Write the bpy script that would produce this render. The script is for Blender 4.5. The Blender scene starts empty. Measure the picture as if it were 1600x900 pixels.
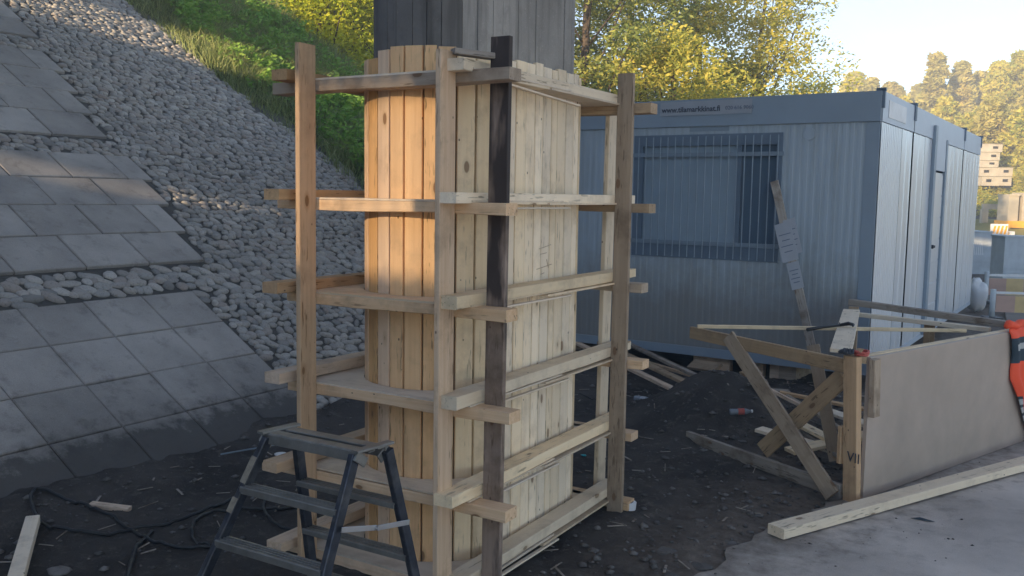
import bpy, math, random
import numpy as np
from mathutils import Vector, Matrix
random.seed(7); rng = np.random.default_rng(11)
S = bpy.context.scene; COL = S.collection
R = math.radians
V = Vector

# ------------------------------------------------------------------ camera
F = 1420.0; CAM_H = 1.6
def _n(v): return v / np.linalg.norm(v)
_u = _n(np.array([.015, -1, -146 / F]))
_y = _n(np.array([850, 304 + .015 * 850 - 450, F])); _y = _n(_y - _u * (_u @ _y))
_x = np.cross(_y, _u)
CM = np.array([_x, _y, _u])                       # world = CM @ camera axes (right, down, forward)
cd = bpy.data.cameras.new('camera'); cam = bpy.data.objects.new('camera', cd); COL.objects.link(cam)
cd.lens = F / 1600 * 36; cd.sensor_width = 36; cd.clip_start = .05; cd.clip_end = 2000
m = Matrix.Identity(4)
for i in range(3):
    m[i][0] = CM[i][0]; m[i][1] = -CM[i][1]; m[i][2] = -CM[i][2]
m[2][3] = CAM_H
cam.matrix_world = m; S.camera = cam
def at(px, py, depth):
    r = CM @ np.array([px - 800, py - 450, F]) / F
    return V((r[0] * depth, r[1] * depth, CAM_H + r[2] * depth))
def hit(px, py, p0, n):
    r = CM @ np.array([px - 800, py - 450, F]); n = np.array(n, float); c = np.array([0, 0, CAM_H])
    return V(c + r * (((np.array(p0, float) - c) @ n) / (r @ n)))

# ------------------------------------------------------------------ world, sun, exposure
SUN_EL = 12.0; SUN_DX = .15                       # low sun behind the camera, travelling (+.15, +1) over the ground
w = bpy.data.worlds.new('World'); S.world = w; w.use_nodes = True
nt = w.node_tree; bg = nt.nodes['Background']
sky = nt.nodes.new('ShaderNodeTexSky'); sky.sky_type = 'NISHITA'; sky.sun_disc = False
sky.sun_elevation = R(SUN_EL); sky.sun_rotation = math.atan2(-SUN_DX, -1) % (2 * math.pi)
sky.air_density = .55; sky.dust_density = .0; sky.ozone_density = .8
tint = nt.nodes.new('ShaderNodeMixRGB'); tint.blend_type = 'MULTIPLY'; tint.inputs[0].default_value = 1; tint.inputs[2].default_value = (.85, .81, .76, 1)   # clear cool air, uniform over the sky
nt.links.new(sky.outputs[0], tint.inputs[1]); nt.links.new(tint.outputs[0], bg.inputs[0]); bg.inputs[1].default_value = .13
ld = bpy.data.lights.new('sun', 'SUN'); sun = bpy.data.objects.new('sun', ld); COL.objects.link(sun)
ld.energy = 3.5; ld.angle = R(.7); ld.color = (1, .76, .48)
dirv = V((SUN_DX, 1, -math.tan(R(SUN_EL)) * math.hypot(1, SUN_DX))).normalized()
sun.rotation_euler = dirv.to_track_quat('-Z', 'Y').to_euler(); sun.location = (-5, -20, 20)
S.view_settings.view_transform = 'Standard'; S.view_settings.look = 'None'
S.view_settings.exposure = 2.0; S.view_settings.gamma = 1
S.cycles.use_denoising = True
S.cycles.max_bounces = 8; S.cycles.diffuse_bounces = 4; S.cycles.transparent_max_bounces = 8
S.cycles.sample_clamp_indirect = 6

# ------------------------------------------------------------------ materials
MATS = {}
class NB:
    def __init__(s, name):
        s.m = bpy.data.materials.new(name); s.m.use_nodes = True; s.t = s.m.node_tree; s.b = s.t.nodes['Principled BSDF']
    def n(s, typ, **kw):
        x = s.t.nodes.new('ShaderNode' + typ)
        for k, v in kw.items():
            if k.startswith('i_'):
                x.inputs[k[2:].replace('_', ' ')].default_value = v
            else: setattr(x, k, v)
        return x
    def l(s, a, b): s.t.links.new(a, b)
    def ramp(s, src, stops):
        r = s.n('ValToRGB'); e = r.color_ramp.elements
        while len(e) < len(stops): e.new(.5)
        for k, (p, c) in enumerate(stops):
            e[k].position = p; e[k].color = (c, c, c, 1) if isinstance(c, (int, float)) else (*c, 1)
        s.l(src, r.inputs[0]); return r.outputs[0]
    def mix(s, a, b, f, mode='MIX'):
        x = s.n('MixRGB', blend_type=mode)
        for k, v in ((0, f), (1, a), (2, b)):
            if isinstance(v, bpy.types.NodeSocket): s.l(v, x.inputs[k])
            elif isinstance(v, (int, float)): x.inputs[k].default_value = v if k == 0 else (v, v, v, 1)
            else: x.inputs[k].default_value = (*v, 1)
        return x.outputs[0]
    def noise(s, vec, sc, det=4, rough=.55):
        x = s.n('TexNoise'); x.inputs['Scale'].default_value = sc; x.inputs['Detail'].default_value = det; x.inputs['Roughness'].default_value = rough
        if vec is not None: s.l(vec, x.inputs['Vector'])
        return x.outputs['Fac']
    def bump(s, h, st, dist=.01):
        x = s.n('Bump'); x.inputs['Strength'].default_value = st; x.inputs['Distance'].default_value = dist
        s.l(h, x.inputs['Height']); s.l(x.outputs[0], s.b.inputs['Normal'])

def wood(name, c1, c2, stain=0., knots=True, dirt=.15, island=False):
    b = NB(name); tc = b.n('TexCoord'); oi = b.n('ObjectInfo')
    rnd = oi.outputs['Random']
    off = b.n('CombineXYZ'); mul = b.n('Math', operation='MULTIPLY'); b.l(rnd, mul.inputs[0]); mul.inputs[1].default_value = 37.
    b.l(mul.outputs[0], off.inputs[0]); b.l(mul.outputs[0], off.inputs[1])
    add = b.n('VectorMath', operation='ADD'); b.l(tc.outputs['Object'], add.inputs[0]); b.l(off.outputs[0], add.inputs[1])
    mp = b.n('Mapping'); b.l(add.outputs[0], mp.inputs[0]); mp.inputs['Scale'].default_value = (1.3, 34, 34)
    grain = b.noise(mp.outputs[0], 1.6, 5, .6)
    mp2 = b.n('Mapping'); b.l(add.outputs[0], mp2.inputs[0]); mp2.inputs['Scale'].default_value = (.6, 9, 9)
    wide = b.noise(mp2.outputs[0], 1.5, 3)
    col = b.mix(c1, c2, b.ramp(grain, [(.28, 0), (.78, 1)]))
    col = b.mix(col, tuple(x * .62 for x in c2), b.ramp(wide, [(.5, 0), (.8, .35)]))
    # board to board difference
    hs = b.n('HueSaturation'); b.l(col, hs.inputs['Color'])
    mr = b.n('MapRange'); b.l(rnd, mr.inputs[0]); mr.inputs[3].default_value = .84; mr.inputs[4].default_value = 1.12; b.l(mr.outputs[0], hs.inputs['Value'])
    r2 = b.n('Math', operation='FRACT'); m3 = b.n('Math', operation='MULTIPLY'); b.l(rnd, m3.inputs[0]); m3.inputs[1].default_value = 7.3; b.l(m3.outputs[0], r2.inputs[0])
    mr2 = b.n('MapRange'); b.l(r2.outputs[0], mr2.inputs[0]); mr2.inputs[3].default_value = .72; mr2.inputs[4].default_value = 1.1; b.l(mr2.outputs[0], hs.inputs['Saturation'])
    col = hs.outputs[0]
    if knots:
        mk = b.n('Mapping'); b.l(add.outputs[0], mk.inputs[0]); mk.inputs['Scale'].default_value = (4.2, 9, 9)
        vo = b.n('TexVoronoi'); vo.inputs['Scale'].default_value = 1.0; b.l(mk.outputs[0], vo.inputs['Vector'])
        col = b.mix(col, (.16, .075, .035), b.ramp(vo.outputs['Distance'], [(.085, .9), (.11, 0)]))
        col = b.mix(col, tuple(x * .6 for x in c2), b.ramp(vo.outputs['Distance'], [(.11, .35), (.20, 0)]))
        mf = b.n('Mapping'); b.l(add.outputs[0], mf.inputs[0]); mf.inputs['Scale'].default_value = (7, 60, 60)
        fl = b.noise(mf.outputs[0], 1.6, 2, .5); sel = b.ramp(wide, [(.48, 0), (.58, 1)])
        col = b.mix(col, tuple(x * .38 for x in c2), b.mix(b.ramp(fl, [(.60, 0), (.68, .75)]), 0.0, .45)) if False else b.mix(col, b.mix(col, tuple(x * .35 for x in c2), b.ramp(fl, [(.60, 0), (.67, .8)])), sel)
        # nail heads
        mq = b.n('Mapping'); b.l(add.outputs[0], mq.inputs[0]); mq.inputs['Scale'].default_value = (9, 13, 13)
        v2 = b.n('TexVoronoi'); b.l(mq.outputs[0], v2.inputs['Vector']); v2.inputs['Scale'].default_value = 1
        col = b.mix(col, (.06, .04, .03), b.ramp(v2.outputs['Distance'], [(.045, .8), (.06, 0)]))
    dn = b.noise(add.outputs[0], 5, 5, .65)
    col = b.mix(col, (.13, .09, .06), b.ramp(dn, [(.5, 0), (.78, dirt * 2.2)]))
    if stain > 0:      # old tar-like stain, heavy at the upper half of the post, streaky below
        sm = b.n('Mapping'); b.l(add.outputs[0], sm.inputs[0]); sm.inputs['Scale'].default_value = (2.2, 9, 9); sn = b.noise(sm.outputs[0], 1.2, 3, .55); sx = b.n('SeparateXYZ'); b.l(tc.outputs['Object'], sx.inputs[0])
        ma = b.n('Math', operation='MULTIPLY_ADD'); b.l(sx.outputs[0], ma.inputs[0]); ma.inputs[1].default_value = .16; b.l(sn, ma.inputs[2])
        col = b.mix(col, (.045, .036, .034), b.ramp(ma.outputs[0], [(.47, 0), (.60, stain)]))
    b.l(col, b.b.inputs['Base Color']); b.b.inputs['Roughness'].default_value = .72
    b.b.inputs['Specular IOR Level'].default_value = .25
    b.bump(grain, .35, .004)
    MATS[name] = b.m; return b.m
W_FRESH = wood('fresh_pine', (.82, .53, .28), (.68, .41, .20))
W_PALE = wood('pale_pine', (.90, .74, .52), (.83, .65, .43), dirt=.2)
W_RAIL = wood('rail_timber', (.78, .56, .36), (.60, .38, .21), dirt=.25)
W_POST = wood('orange_timber', (.64, .37, .14), (.48, .26, .09), dirt=.2)
W_BROWN = wood('brown_timber', (.47, .345, .22), (.35, .245, .155), dirt=.4)
W_DARK = wood('stained_timber', (.34, .23, .16), (.24, .155, .105), stain=.95, dirt=.5)
W_PLY = wood('plywood', (.78, .64, .46), (.68, .52, .36), knots=False, dirt=.2)
W_WEATH = wood('weathered_timber', (.42, .36, .30), (.28, .23, .18), dirt=.6)

def flatmat(name, c, rough=.6, metal=0., var=.12, sc=6, bump=.0, spec=.5, dirtc=None, dirt=0.):
    b = NB(name); tc = b.n('TexCoord')
    n1 = b.noise(tc.outputs['Object'], sc, 5, .6)
    col = b.mix(tuple(x * (1 - var) for x in c), tuple(min(1, x * (1 + var)) for x in c), b.ramp(n1, [(.3, 0), (.7, 1)]))
    if dirt:
        n2 = b.noise(tc.outputs['Object'], sc * .35, 6, .65)
        col = b.mix(col, dirtc or (.08, .07, .06), b.ramp(n2, [(.48, 0), (.72, dirt)]))
    b.l(col, b.b.inputs['Base Color']); b.b.inputs['Roughness'].default_value = rough; b.b.inputs['Metallic'].default_value = metal
    b.b.inputs['Specular IOR Level'].default_value = spec
    if bump: b.bump(b.noise(tc.outputs['Object'], sc * 6, 4), bump, .006)
    MATS[name] = b.m; return b.m

def concrete(name, c, streak=False, big=1.2):
    b = NB(name); ge = b.n('NewGeometry'); oi = b.n('ObjectInfo')
    n1 = b.noise(ge.outputs['Position'], big, 6, .6); n2 = b.noise(ge.outputs['Position'], 9, 6, .7); n3 = b.noise(ge.outputs['Position'], 90, 3, .7)
    col = b.mix(tuple(x * .72 for x in c), tuple(x * 1.2 for x in c), b.ramp(n1, [(.35, 0), (.65, 1)]))
    col = b.mix(col, tuple(x * .55 for x in c), b.ramp(n2, [(.52, 0), (.74, .6)]))
    col = b.mix(col, tuple(x * 1.5 for x in c), b.ramp(n3, [(.60, 0), (.70, .4)]))
    if streak:
        mp = b.n('Mapping'); b.l(ge.outputs['Position'], mp.inputs[0]); mp.inputs['Scale'].default_value = (16, 16, 1.2)
        col = b.mix(col, tuple(x * .45 for x in c), b.ramp(b.noise(mp.outputs[0], 1.3, 5), [(.48, 0), (.7, .75)]))
    hs = b.n('HueSaturation'); b.l(col, hs.inputs['Color'])
    mr = b.n('MapRange'); b.l(oi.outputs['Random'], mr.inputs[0]); mr.inputs[3].default_value = .84; mr.inputs[4].default_value = 1.14; b.l(mr.outputs[0], hs.inputs['Value'])
    b.l(hs.outputs[0], b.b.inputs['Base Color']); b.b.inputs['Roughness'].default_value = .9; b.b.inputs['Specular IOR Level'].default_value = .2
    ad = b.mix(n3, n2, .5); b.bump(ad, .5, .006)
    MATS[name] = b.m; return b.m
M_CONC = concrete('old_concrete', (.31, .295, .275), True)
M_CONC_SHADE = concrete('shade_toned_concrete', (.15, .143, .135), True)  # pier's left and front strips: shade put into the colour, partly panel tone
M_DECK = concrete('bridge_concrete', (.44, .42, .39))
def slabmat():
    # paving slabs: dirt washed over them near the toe and in blotches
    b = NB('slab_concrete'); ge = b.n('NewGeometry'); oi = b.n('ObjectInfo'); P = ge.outputs['Position']
    c = (.38, .35, .32)
    n1 = b.noise(P, 2.0, 6, .6); n3 = b.noise(P, 130, 3, .7); n2 = b.noise(P, 7, 7, .7)
    col = b.mix(tuple(x * .8 for x in c), tuple(x * 1.15 for x in c), b.ramp(n1, [(.35, 0), (.65, 1)]))
    col = b.mix(col, tuple(x * 1.45 for x in c), b.ramp(n3, [(.57, 0), (.70, .45)]))
    col = b.mix(col, tuple(x * .5 for x in c), b.ramp(n3, [(.30, .5), (.42, 0)]))
    col = b.mix(col, (.055, .048, .042), b.ramp(n2, [(.54, 0), (.72, .45)]))
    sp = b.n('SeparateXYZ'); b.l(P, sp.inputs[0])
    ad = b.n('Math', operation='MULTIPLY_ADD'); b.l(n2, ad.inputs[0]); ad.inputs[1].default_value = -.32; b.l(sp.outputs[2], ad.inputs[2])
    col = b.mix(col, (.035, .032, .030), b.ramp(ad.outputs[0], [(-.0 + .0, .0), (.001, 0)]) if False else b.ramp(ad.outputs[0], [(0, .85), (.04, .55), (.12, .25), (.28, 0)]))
    hs = b.n('HueSaturation'); b.l(col, hs.inputs['Color'])
    mr = b.n('MapRange'); b.l(oi.outputs['Random'], mr.inputs[0]); mr.inputs[3].default_value = .85; mr.inputs[4].default_value = 1.12; b.l(mr.outputs[0], hs.inputs['Value'])
    b.l(hs.outputs[0], b.b.inputs['Base Color']); b.b.inputs['Roughness'].default_value = .85
    b.bump(b.mix(n3, n2, .4), .5, .006); return b.m
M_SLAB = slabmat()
def islandmat(name, cols, rough=.8, bump=.3, sc=40, speck=.4, transl=0.):
    b = NB(name); ge = b.n('NewGeometry'); oi = b.n('ObjectInfo')
    ad = b.n('Math', operation='ADD'); b.l(ge.outputs['Random Per Island'], ad.inputs[0]); b.l(oi.outputs['Random'], ad.inputs[1])
    fr = b.n('Math', operation='FRACT'); b.l(ad.outputs[0], fr.inputs[0])
    k = len(cols); col = b.ramp(fr.outputs[0], [(i / max(1, k - 1), c) for i, c in enumerate(cols)])
    n3 = b.noise(ge.outputs['Position'], sc, 4, .7)
    col = b.mix(col, tuple(x * .5 for x in cols[0]), b.ramp(n3, [(.5, 0), (.7, speck)]))
    b.l(col, b.b.inputs['Base Color']); b.b.inputs['Roughness'].default_value = rough; b.b.inputs['Specular IOR Level'].default_value = .3
    if bump: b.bump(n3, bump, .006)
    return b.m
M_COB = islandmat('cobble_stone', [(.29, .275, .255), (.43, .395, .35), (.34, .325, .30), (.50, .47, .43), (.34, .295, .26), (.39, .375, .35), (.24, .23, .215)], sc=60, speck=.55)
M_ROCK = islandmat('rubble_stone', [(.085, .08, .076), (.15, .14, .13), (.11, .10, .095), (.21, .195, .185), (.095, .09, .086)], sc=50)
def soilmat(name, c1, c2, c3, sc=1., brown=False):
    b = NB(name); ge = b.n('NewGeometry'); P = ge.outputs['Position']
    n1 = b.noise(P, 1.6 * sc, 7, .65); n2 = b.noise(P, 14 * sc, 8, .75); n3 = b.noise(P, 70 * sc, 5, .8)
    col = b.mix(c1, c2, b.ramp(n1, [(.38, 0), (.66, 1)])); col = b.mix(col, c3, b.ramp(n2, [(.54, 0), (.68, .75)]))
    col = b.mix(col, tuple(min(1, x * 2.6) for x in c3), b.ramp(n3, [(.63, 0), (.70, .55)]))
    if brown:          # sandy, drier strip of ground along the asphalt
        sp = b.n('SeparateXYZ'); b.l(P, sp.inputs[0]); ma = b.n('Math', operation='MULTIPLY_ADD'); b.l(n1, ma.inputs[0]); ma.inputs[1].default_value = .9; b.l(sp.outputs[0], ma.inputs[2])
        mr = b.n('MapRange'); b.l(ma.outputs[0], mr.inputs[0]); mr.inputs[1].default_value = -1.25; mr.inputs[2].default_value = -.75; b.l(P, sp.inputs[0])
        col = b.mix(col, b.mix((.15, .125, .105), (.24, .205, .175), b.ramp(n2, [(.4, 0), (.62, 1)])), mr.outputs[0])
    b.l(col, b.b.inputs['Base Color']); b.b.inputs['Roughness'].default_value = .95; b.b.inputs['Specular IOR Level'].default_value = .15
    b.bump(b.mix(n2, n3, .5), 1.0, .03); return b.m
M_SOIL = soilmat('dark_soil', (.06, .055, .053), (.125, .112, .102), (.19, .168, .148), brown=True)
M_MORTAR = soilmat('bedding_mortar', (.12, .115, .108), (.17, .16, .145), (.09, .10, .055), 1.4)
M_BANK = soilmat('bank_earth', (.07, .085, .035), (.09, .115, .04), (.09, .08, .05))
M_HILL = soilmat('hill_grass', (.36, .30, .09), (.22, .21, .06), (.48, .38, .14), .12)
def asphaltmat():
    b = NB('asphalt'); ge = b.n('NewGeometry'); P = ge.outputs['Position']
    n1 = b.noise(P, 1.1, 6, .6); n2 = b.noise(P, 8, 7, .7); n3 = b.noise(P, 160, 3, .8)
    c = (.56, .505, .46)
    col = b.mix(tuple(x * .75 for x in c), tuple(x * 1.2 for x in c), b.ramp(n1, [(.35, 0), (.65, 1)]))
    col = b.mix(col, tuple(x * .55 for x in c), b.ramp(n2, [(.54, 0), (.7, .5)]))
    col = b.mix(col, tuple(min(.8, x * 1.5) for x in c), b.ramp(n3, [(.60, 0), (.68, .6)]))
    sp = b.n('SeparateXYZ'); b.l(P, sp.inputs[0]); ln = b.n('Math', operation='MULTIPLY_ADD'); b.l(sp.outputs[1], ln.inputs[0]); ln.inputs[1].default_value = -.33; b.l(sp.outputs[0], ln.inputs[2])
    ma = b.n('Math', operation='MULTIPLY_ADD'); b.l(n2, ma.inputs[0]); ma.inputs[1].default_value = -1.1; b.l(ln.outputs[0], ma.inputs[2])
    mr = b.n('MapRange'); b.l(ma.outputs[0], mr.inputs[0]); mr.inputs[1].default_value = -3.05; mr.inputs[2].default_value = -2.6; mr.inputs[3].default_value = .8; mr.inputs[4].default_value = 0
    col = b.mix(col, (.15, .13, .11), mr.outputs[0])
    n4 = b.noise(P, 2.6, 5, .75); col = b.mix(col, tuple(x * .62 for x in c), b.ramp(n4, [(.54, 0), (.66, .5)]))
    b.l(col, b.b.inputs['Base Color']); b.b.inputs['Roughness'].default_value = .9; b.b.inputs['Specular IOR Level'].default_value = .2
    b.bump(b.mix(n3, n2, .4), .6, .008); return b.m
M_ASPH = asphaltmat()
def leafmat(name, cols, transl=.45, sc=.7):
    b = NB(name); ge = b.n('NewGeometry')
    k = len(cols); n1 = b.noise(ge.outputs['Position'], sc, 3, .6)
    ad = b.n('Math', operation='MULTIPLY_ADD'); b.l(ge.outputs['Random Per Island'], ad.inputs[0]); ad.inputs[1].default_value = .5; b.l(n1, ad.inputs[2])
    sb = b.n('Math', operation='SUBTRACT'); b.l(ad.outputs[0], sb.inputs[0]); sb.inputs[1].default_value = .25
    col = b.ramp(sb.outputs[0], [(.12 + .76 * i / max(1, k - 1), c) for i, c in enumerate(cols)])
    b.l(col, b.b.inputs['Base Color']); b.b.inputs['Roughness'].default_value = .65; b.b.inputs['Specular IOR Level'].default_value = .2
    tr = b.n('BsdfTranslucent'); b.l(col, tr.inputs[0]); ms = b.n('MixShader'); ms.inputs[0].default_value = transl
    b.l(b.b.outputs[0], ms.inputs[1]); b.l(tr.outputs[0], ms.inputs[2])
    b.l(ms.outputs[0], b.t.nodes['Material Output'].inputs[0]); return b.m
L_BRIGHT = leafmat('bright_leaves', [(.16, .25, .02), (.46, .55, .04), (.80, .78, .08), (.60, .66, .05)], .6)
L_GREEN = leafmat('dark_green_leaves', [(.11, .15, .05), (.22, .28, .08), (.46, .46, .12), (.28, .32, .09)], .45)
L_YELLOW = leafmat('yellowing_leaves', [(.18, .23, .06), (.46, .48, .10), (.72, .60, .12), (.40, .44, .10)], .5)
L_GOLD = leafmat('golden_leaves', [(.40, .45, .08), (.74, .62, .12), (.30, .38, .08)], .4)
L_CON = leafmat('conifer_needles', [(.26, .26, .07), (.44, .40, .11), (.62, .50, .15)], .25, .3)
M_GRASS = islandmat('grass_blades', [(.17, .21, .07), (.25, .31, .11), (.38, .39, .19), (.19, .26, .08)], bump=0, speck=.0)
M_WEED = leafmat('weed_leaves', [(.14, .28, .05), (.24, .42, .08), (.36, .50, .11)], .35, 3)
M_BARK = flatmat('bark', (.075, .055, .04), .95, var=.4, sc=12, bump=.6)
M_CAB = flatmat('cabin_front_paint', (.37, .44, .51), .55, var=.06, sc=2, dirt=.25, dirtc=(.12, .14, .15))
nb_ = NB('cabin_front_paint_muddy'); tc_ = nb_.n('TexCoord'); P_ = tc_.outputs['Object']; sp_ = nb_.n('SeparateXYZ'); nb_.l(P_, sp_.inputs[0])
mp_ = nb_.n('Mapping'); nb_.l(P_, mp_.inputs[0]); mp_.inputs['Scale'].default_value = (14, 14, .8)
c_ = nb_.mix((.35, .425, .50), (.40, .47, .535), nb_.noise(P_, 1.2, 4)); c_ = nb_.mix(c_, (.24, .27, .29), nb_.ramp(nb_.noise(mp_.outputs[0], 1.2, 5, .65), [(.48, 0), (.72, .55)]))
ma_ = nb_.n('Math', operation='MULTIPLY_ADD'); nb_.l(nb_.noise(P_, 3.5, 6, .7), ma_.inputs[0]); ma_.inputs[1].default_value = -.9; nb_.l(sp_.outputs[2], ma_.inputs[2])
c_ = nb_.mix(c_, (.20, .185, .16), nb_.ramp(ma_.outputs[0], [(0, .75), (.55, 0)])); nb_.l(c_, nb_.b.inputs['Base Color']); nb_.b.inputs['Roughness'].default_value = .55; M_CAB = nb_.m
M_CABF = flatmat('cabin_frame_paint', (.25, .315, .39), .5, var=.06, sc=2)
M_CABW = flatmat('cabin_side_sheet', (.66, .70, .75), .32, metal=.25, var=.04, sc=1.5, dirt=.12, dirtc=(.35, .33, .3))
M_CABT = flatmat('cabin_side_trim', (.46, .52, .60), .45, var=.06, sc=2)
M_SEAM = flatmat('black_gap', (.02, .022, .028), .8)
M_GLASS = NB('window_glass'); M_GLASS.b.inputs['Base Color'].default_value = (.10, .15, .21, 1); M_GLASS.b.inputs['Roughness'].default_value = .12; M_GLASS = M_GLASS.m
M_BLIND = flatmat('window_blind', (.28, .36, .44), .7, var=.05)
M_WFR = flatmat('window_dark_frame', (.135, .185, .25), .5)
M_BAR = flatmat('grey_bar_steel', (.22, .28, .345), .45, metal=.2)
M_ALU = flatmat('worn_aluminium', (.24, .235, .22), .5, metal=.5, var=.25, sc=14, bump=.1)
M_STEEL = flatmat('blue_black_stile', (.035, .042, .058), .38, metal=.4, var=.5, sc=20, dirt=.6, dirtc=(.16, .16, .16))
M_BRACE = flatmat('bright_steel', (.45, .45, .46), .4, metal=.7)
M_LABEL = flatmat('sticker_paper', (.24, .21, .165), .6, var=.3, sc=40)
M_PAPER = flatmat('paper', (.36, .38, .42), .6, var=.06)
M_PRINT = flatmat('dark_print', (.035, .045, .07), .7)
M_PRINT2 = flatmat('faded_print', (.11, .14, .20), .7)
M_SIGN = flatmat('sign_board', (.33, .36, .41), .5, var=.05)
M_ORANGE = flatmat('hivis_orange', (.95, .10, .035), .75, var=.08)
M_NAVY = flatmat('navy_cloth', (.028, .05, .07), .85)
M_SILV = flatmat('reflective_tape', (.42, .44, .44), .4)
M_RED = flatmat('red_rubber', (.48, .10, .08), .6)
M_BLACK = flatmat('black_rubber', (.018, .02, .023), .5, var=.3)
M_GLOVE = flatmat('grey_glove_cloth', (.06, .07, .09), .85)
M_TAN = flatmat('tan_leather', (.45, .30, .18), .8)
M_PET = flatmat('clear_plastic', (.22, .25, .29), .15, spec=.9)
M_WHITE = flatmat('white_plastic', (.72, .73, .74), .5)
M_CREAM = flatmat('cream_paint', (.50, .44, .34), .7, var=.15, sc=2, dirt=.3, dirtc=(.25, .2, .14))
M_GREYB = flatmat('pale_blue_plastic', (.48, .52, .55), .55)
M_YEL = flatmat('yellow_board', (.62, .46, .22), .6, var=.1)
M_PINK = flatmat('faded_red_board', (.50, .33, .27), .6, var=.1)
M_YORG = flatmat('machine_yellow', (.85, .42, .04), .5)
M_PLYF = flatmat('film_faced_ply', (.43, .35, .29), .55, var=.14, sc=2.5, dirt=.6, dirtc=(.29, .25, .215), bump=.05)
M_TEAL = flatmat('turquoise_plastic', (.03, .35, .40), .4)

# ------------------------------------------------------------------ object helpers
def tag(o, label=None, cat=None, group=None, kind=None):
    if label: o['label'] = label
    if cat: o['category'] = cat
    if group: o['group'] = group
    if kind: o['kind'] = kind
    return o
def thing(name, label, cat, loc=(0, 0, 0), group=None):
    o = bpy.data.objects.new(name, None); COL.objects.link(o); o.location = loc; o.empty_display_size = .1
    return tag(o, label, cat, group)
_WL = {}
def wloc(o):
    p = V((0, 0, 0))
    while o: p = p + o.location; o = o.parent
    return p
def put(name, mesh, parent=None, mtx=None):
    o = bpy.data.objects.new(name, mesh); COL.objects.link(o)
    mtx = mtx or Matrix.Identity(4)
    if parent is not None:
        o.parent = parent
        if parent.type == 'EMPTY' and parent.parent is None: mtx = Matrix.Translation(-parent.location) @ mtx
        else: mtx = parent_world(parent).inverted() @ mtx
    o.matrix_basis = mtx
    return o
def parent_world(o):
    mm = o.matrix_basis.copy()
    while o.parent: o = o.parent; mm = o.matrix_basis @ mm
    return mm
def mesh(name, verts, faces, mat, smooth=False, mats=None, idx=None):
    me = bpy.data.meshes.new(name); me.from_pydata([tuple(v) for v in verts], [], [tuple(f) for f in faces])
    for mm in (mats or [mat]): me.materials.append(mm)
    if idx is not None: me.polygons.foreach_set('material_index', idx)
    if smooth: me.polygons.foreach_set('use_smooth', [True] * len(me.polygons))
    me.update(); return me
class MB:
    """collects shapes for ONE mesh object"""
    def __init__(s): s.v = []; s.f = []; s.mi = []
    def add(s, v, f, mi=0):
        k = len(s.v); s.v += [tuple(x) for x in v]; s.f += [tuple(i + k for i in q) for q in f]; s.mi += [mi] * len(f)
    def box(s, lo, hi, mi=0):
        (a, b, c), (d, e, g) = lo, hi
        s.add([(a, b, c), (d, b, c), (d, e, c), (a, e, c), (a, b, g), (d, b, g), (d, e, g), (a, e, g)],
              [(3, 2, 1, 0), (4, 5, 6, 7), (0, 1, 5, 4), (1, 2, 6, 5), (2, 3, 7, 6), (3, 0, 4, 7)], mi)
    def beam(s, a, b, w, t, up=(0, 0, 1), mi=0):
        mtx, L = frame(a, b, up); v, f = plank_geo(L, w, t, 0)
        s.add([mtx @ V(p) for p in v], f, mi)
    def tube(s, pts, r, n=6, mi=0):
        pts = [V(p) for p in pts]; k0 = len(s.v); rr = r if isinstance(r, (list, tuple)) else [r] * len(pts)
        for i, p in enumerate(pts):
            d = (pts[min(i + 1, len(pts) - 1)] - pts[max(i - 1, 0)]).normalized()
            a = d.orthogonal().normalized() if i == 0 else (a - d * a.dot(d)).normalized()
            c = d.cross(a)
            for j in range(n):
                t = 2 * math.pi * j / n; s.v.append(tuple(p + (a * math.cos(t) + c * math.sin(t)) * rr[i]))
        for i in range(len(pts) - 1):
            for j in range(n):
                s.f.append((k0 + i * n + j, k0 + i * n + (j + 1) % n, k0 + (i + 1) * n + (j + 1) % n, k0 + (i + 1) * n + j)); s.mi.append(mi)
        s.f.append(tuple(k0 + j for j in range(n))[::-1]); s.f.append(tuple(k0 + (len(pts) - 1) * n + j for j in range(n))); s.mi += [mi, mi]
    def build(s, name, mat, parent=None, mtx=None, smooth=False):
        mats = mat if isinstance(mat, list) else [mat]
        return put(name, mesh(name, s.v, s.f, None, smooth, mats, s.mi), parent, mtx)
def frame(a, b, up=(0, 0, 1)):
    a = V(a); b = V(b); x = (b - a); L = x.length; x.normalize(); u = V(up)
    z = (u - x * u.dot(x))
    if z.length < 1e-5: z = x.orthogonal()
    z.normalize(); y = z.cross(x); mm = Matrix.Identity(4)
    for i in range(3): mm[i][0] = x[i]; mm[i][1] = y[i]; mm[i][2] = z[i]; mm[i][3] = (a[i] + b[i]) / 2
    return mm, L
def plank_geo(L, w, t, warp=0., seg=1, ch=.0025, rough=0.):
    if ch:
        ch = min(ch, t * .2, w * .2)
        prof = [(-w/2+ch, -t/2), (w/2-ch, -t/2), (w/2, -t/2+ch), (w/2, t/2-ch), (w/2-ch, t/2), (-w/2+ch, t/2), (-w/2, t/2-ch), (-w/2, -t/2+ch)]
    else: prof = [(-w/2, -t/2), (w/2, -t/2), (w/2, t/2), (-w/2, t/2)]
    n = len(prof); v = []
    ph = random.uniform(0, 6)
    for i in range(seg + 1):
        u = i / seg; x = (u - .5) * L; bo = warp * math.sin(math.pi * u + 0) ; tw = rough * math.sin(u * 9 + ph)
        for (y, z) in prof:
            v.append((x, y + bo * .3, z + bo + (tw if z < 0 else 0)))
    f = [tuple(range(n))[::-1], tuple(seg * n + j for j in range(n))]
    for i in range(seg):
        for j in range(n): f.append((i * n + j, i * n + (j + 1) % n, (i + 1) * n + (j + 1) % n, (i + 1) * n + j))
    return v, [q[::-1] for q in f] if False else f
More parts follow.
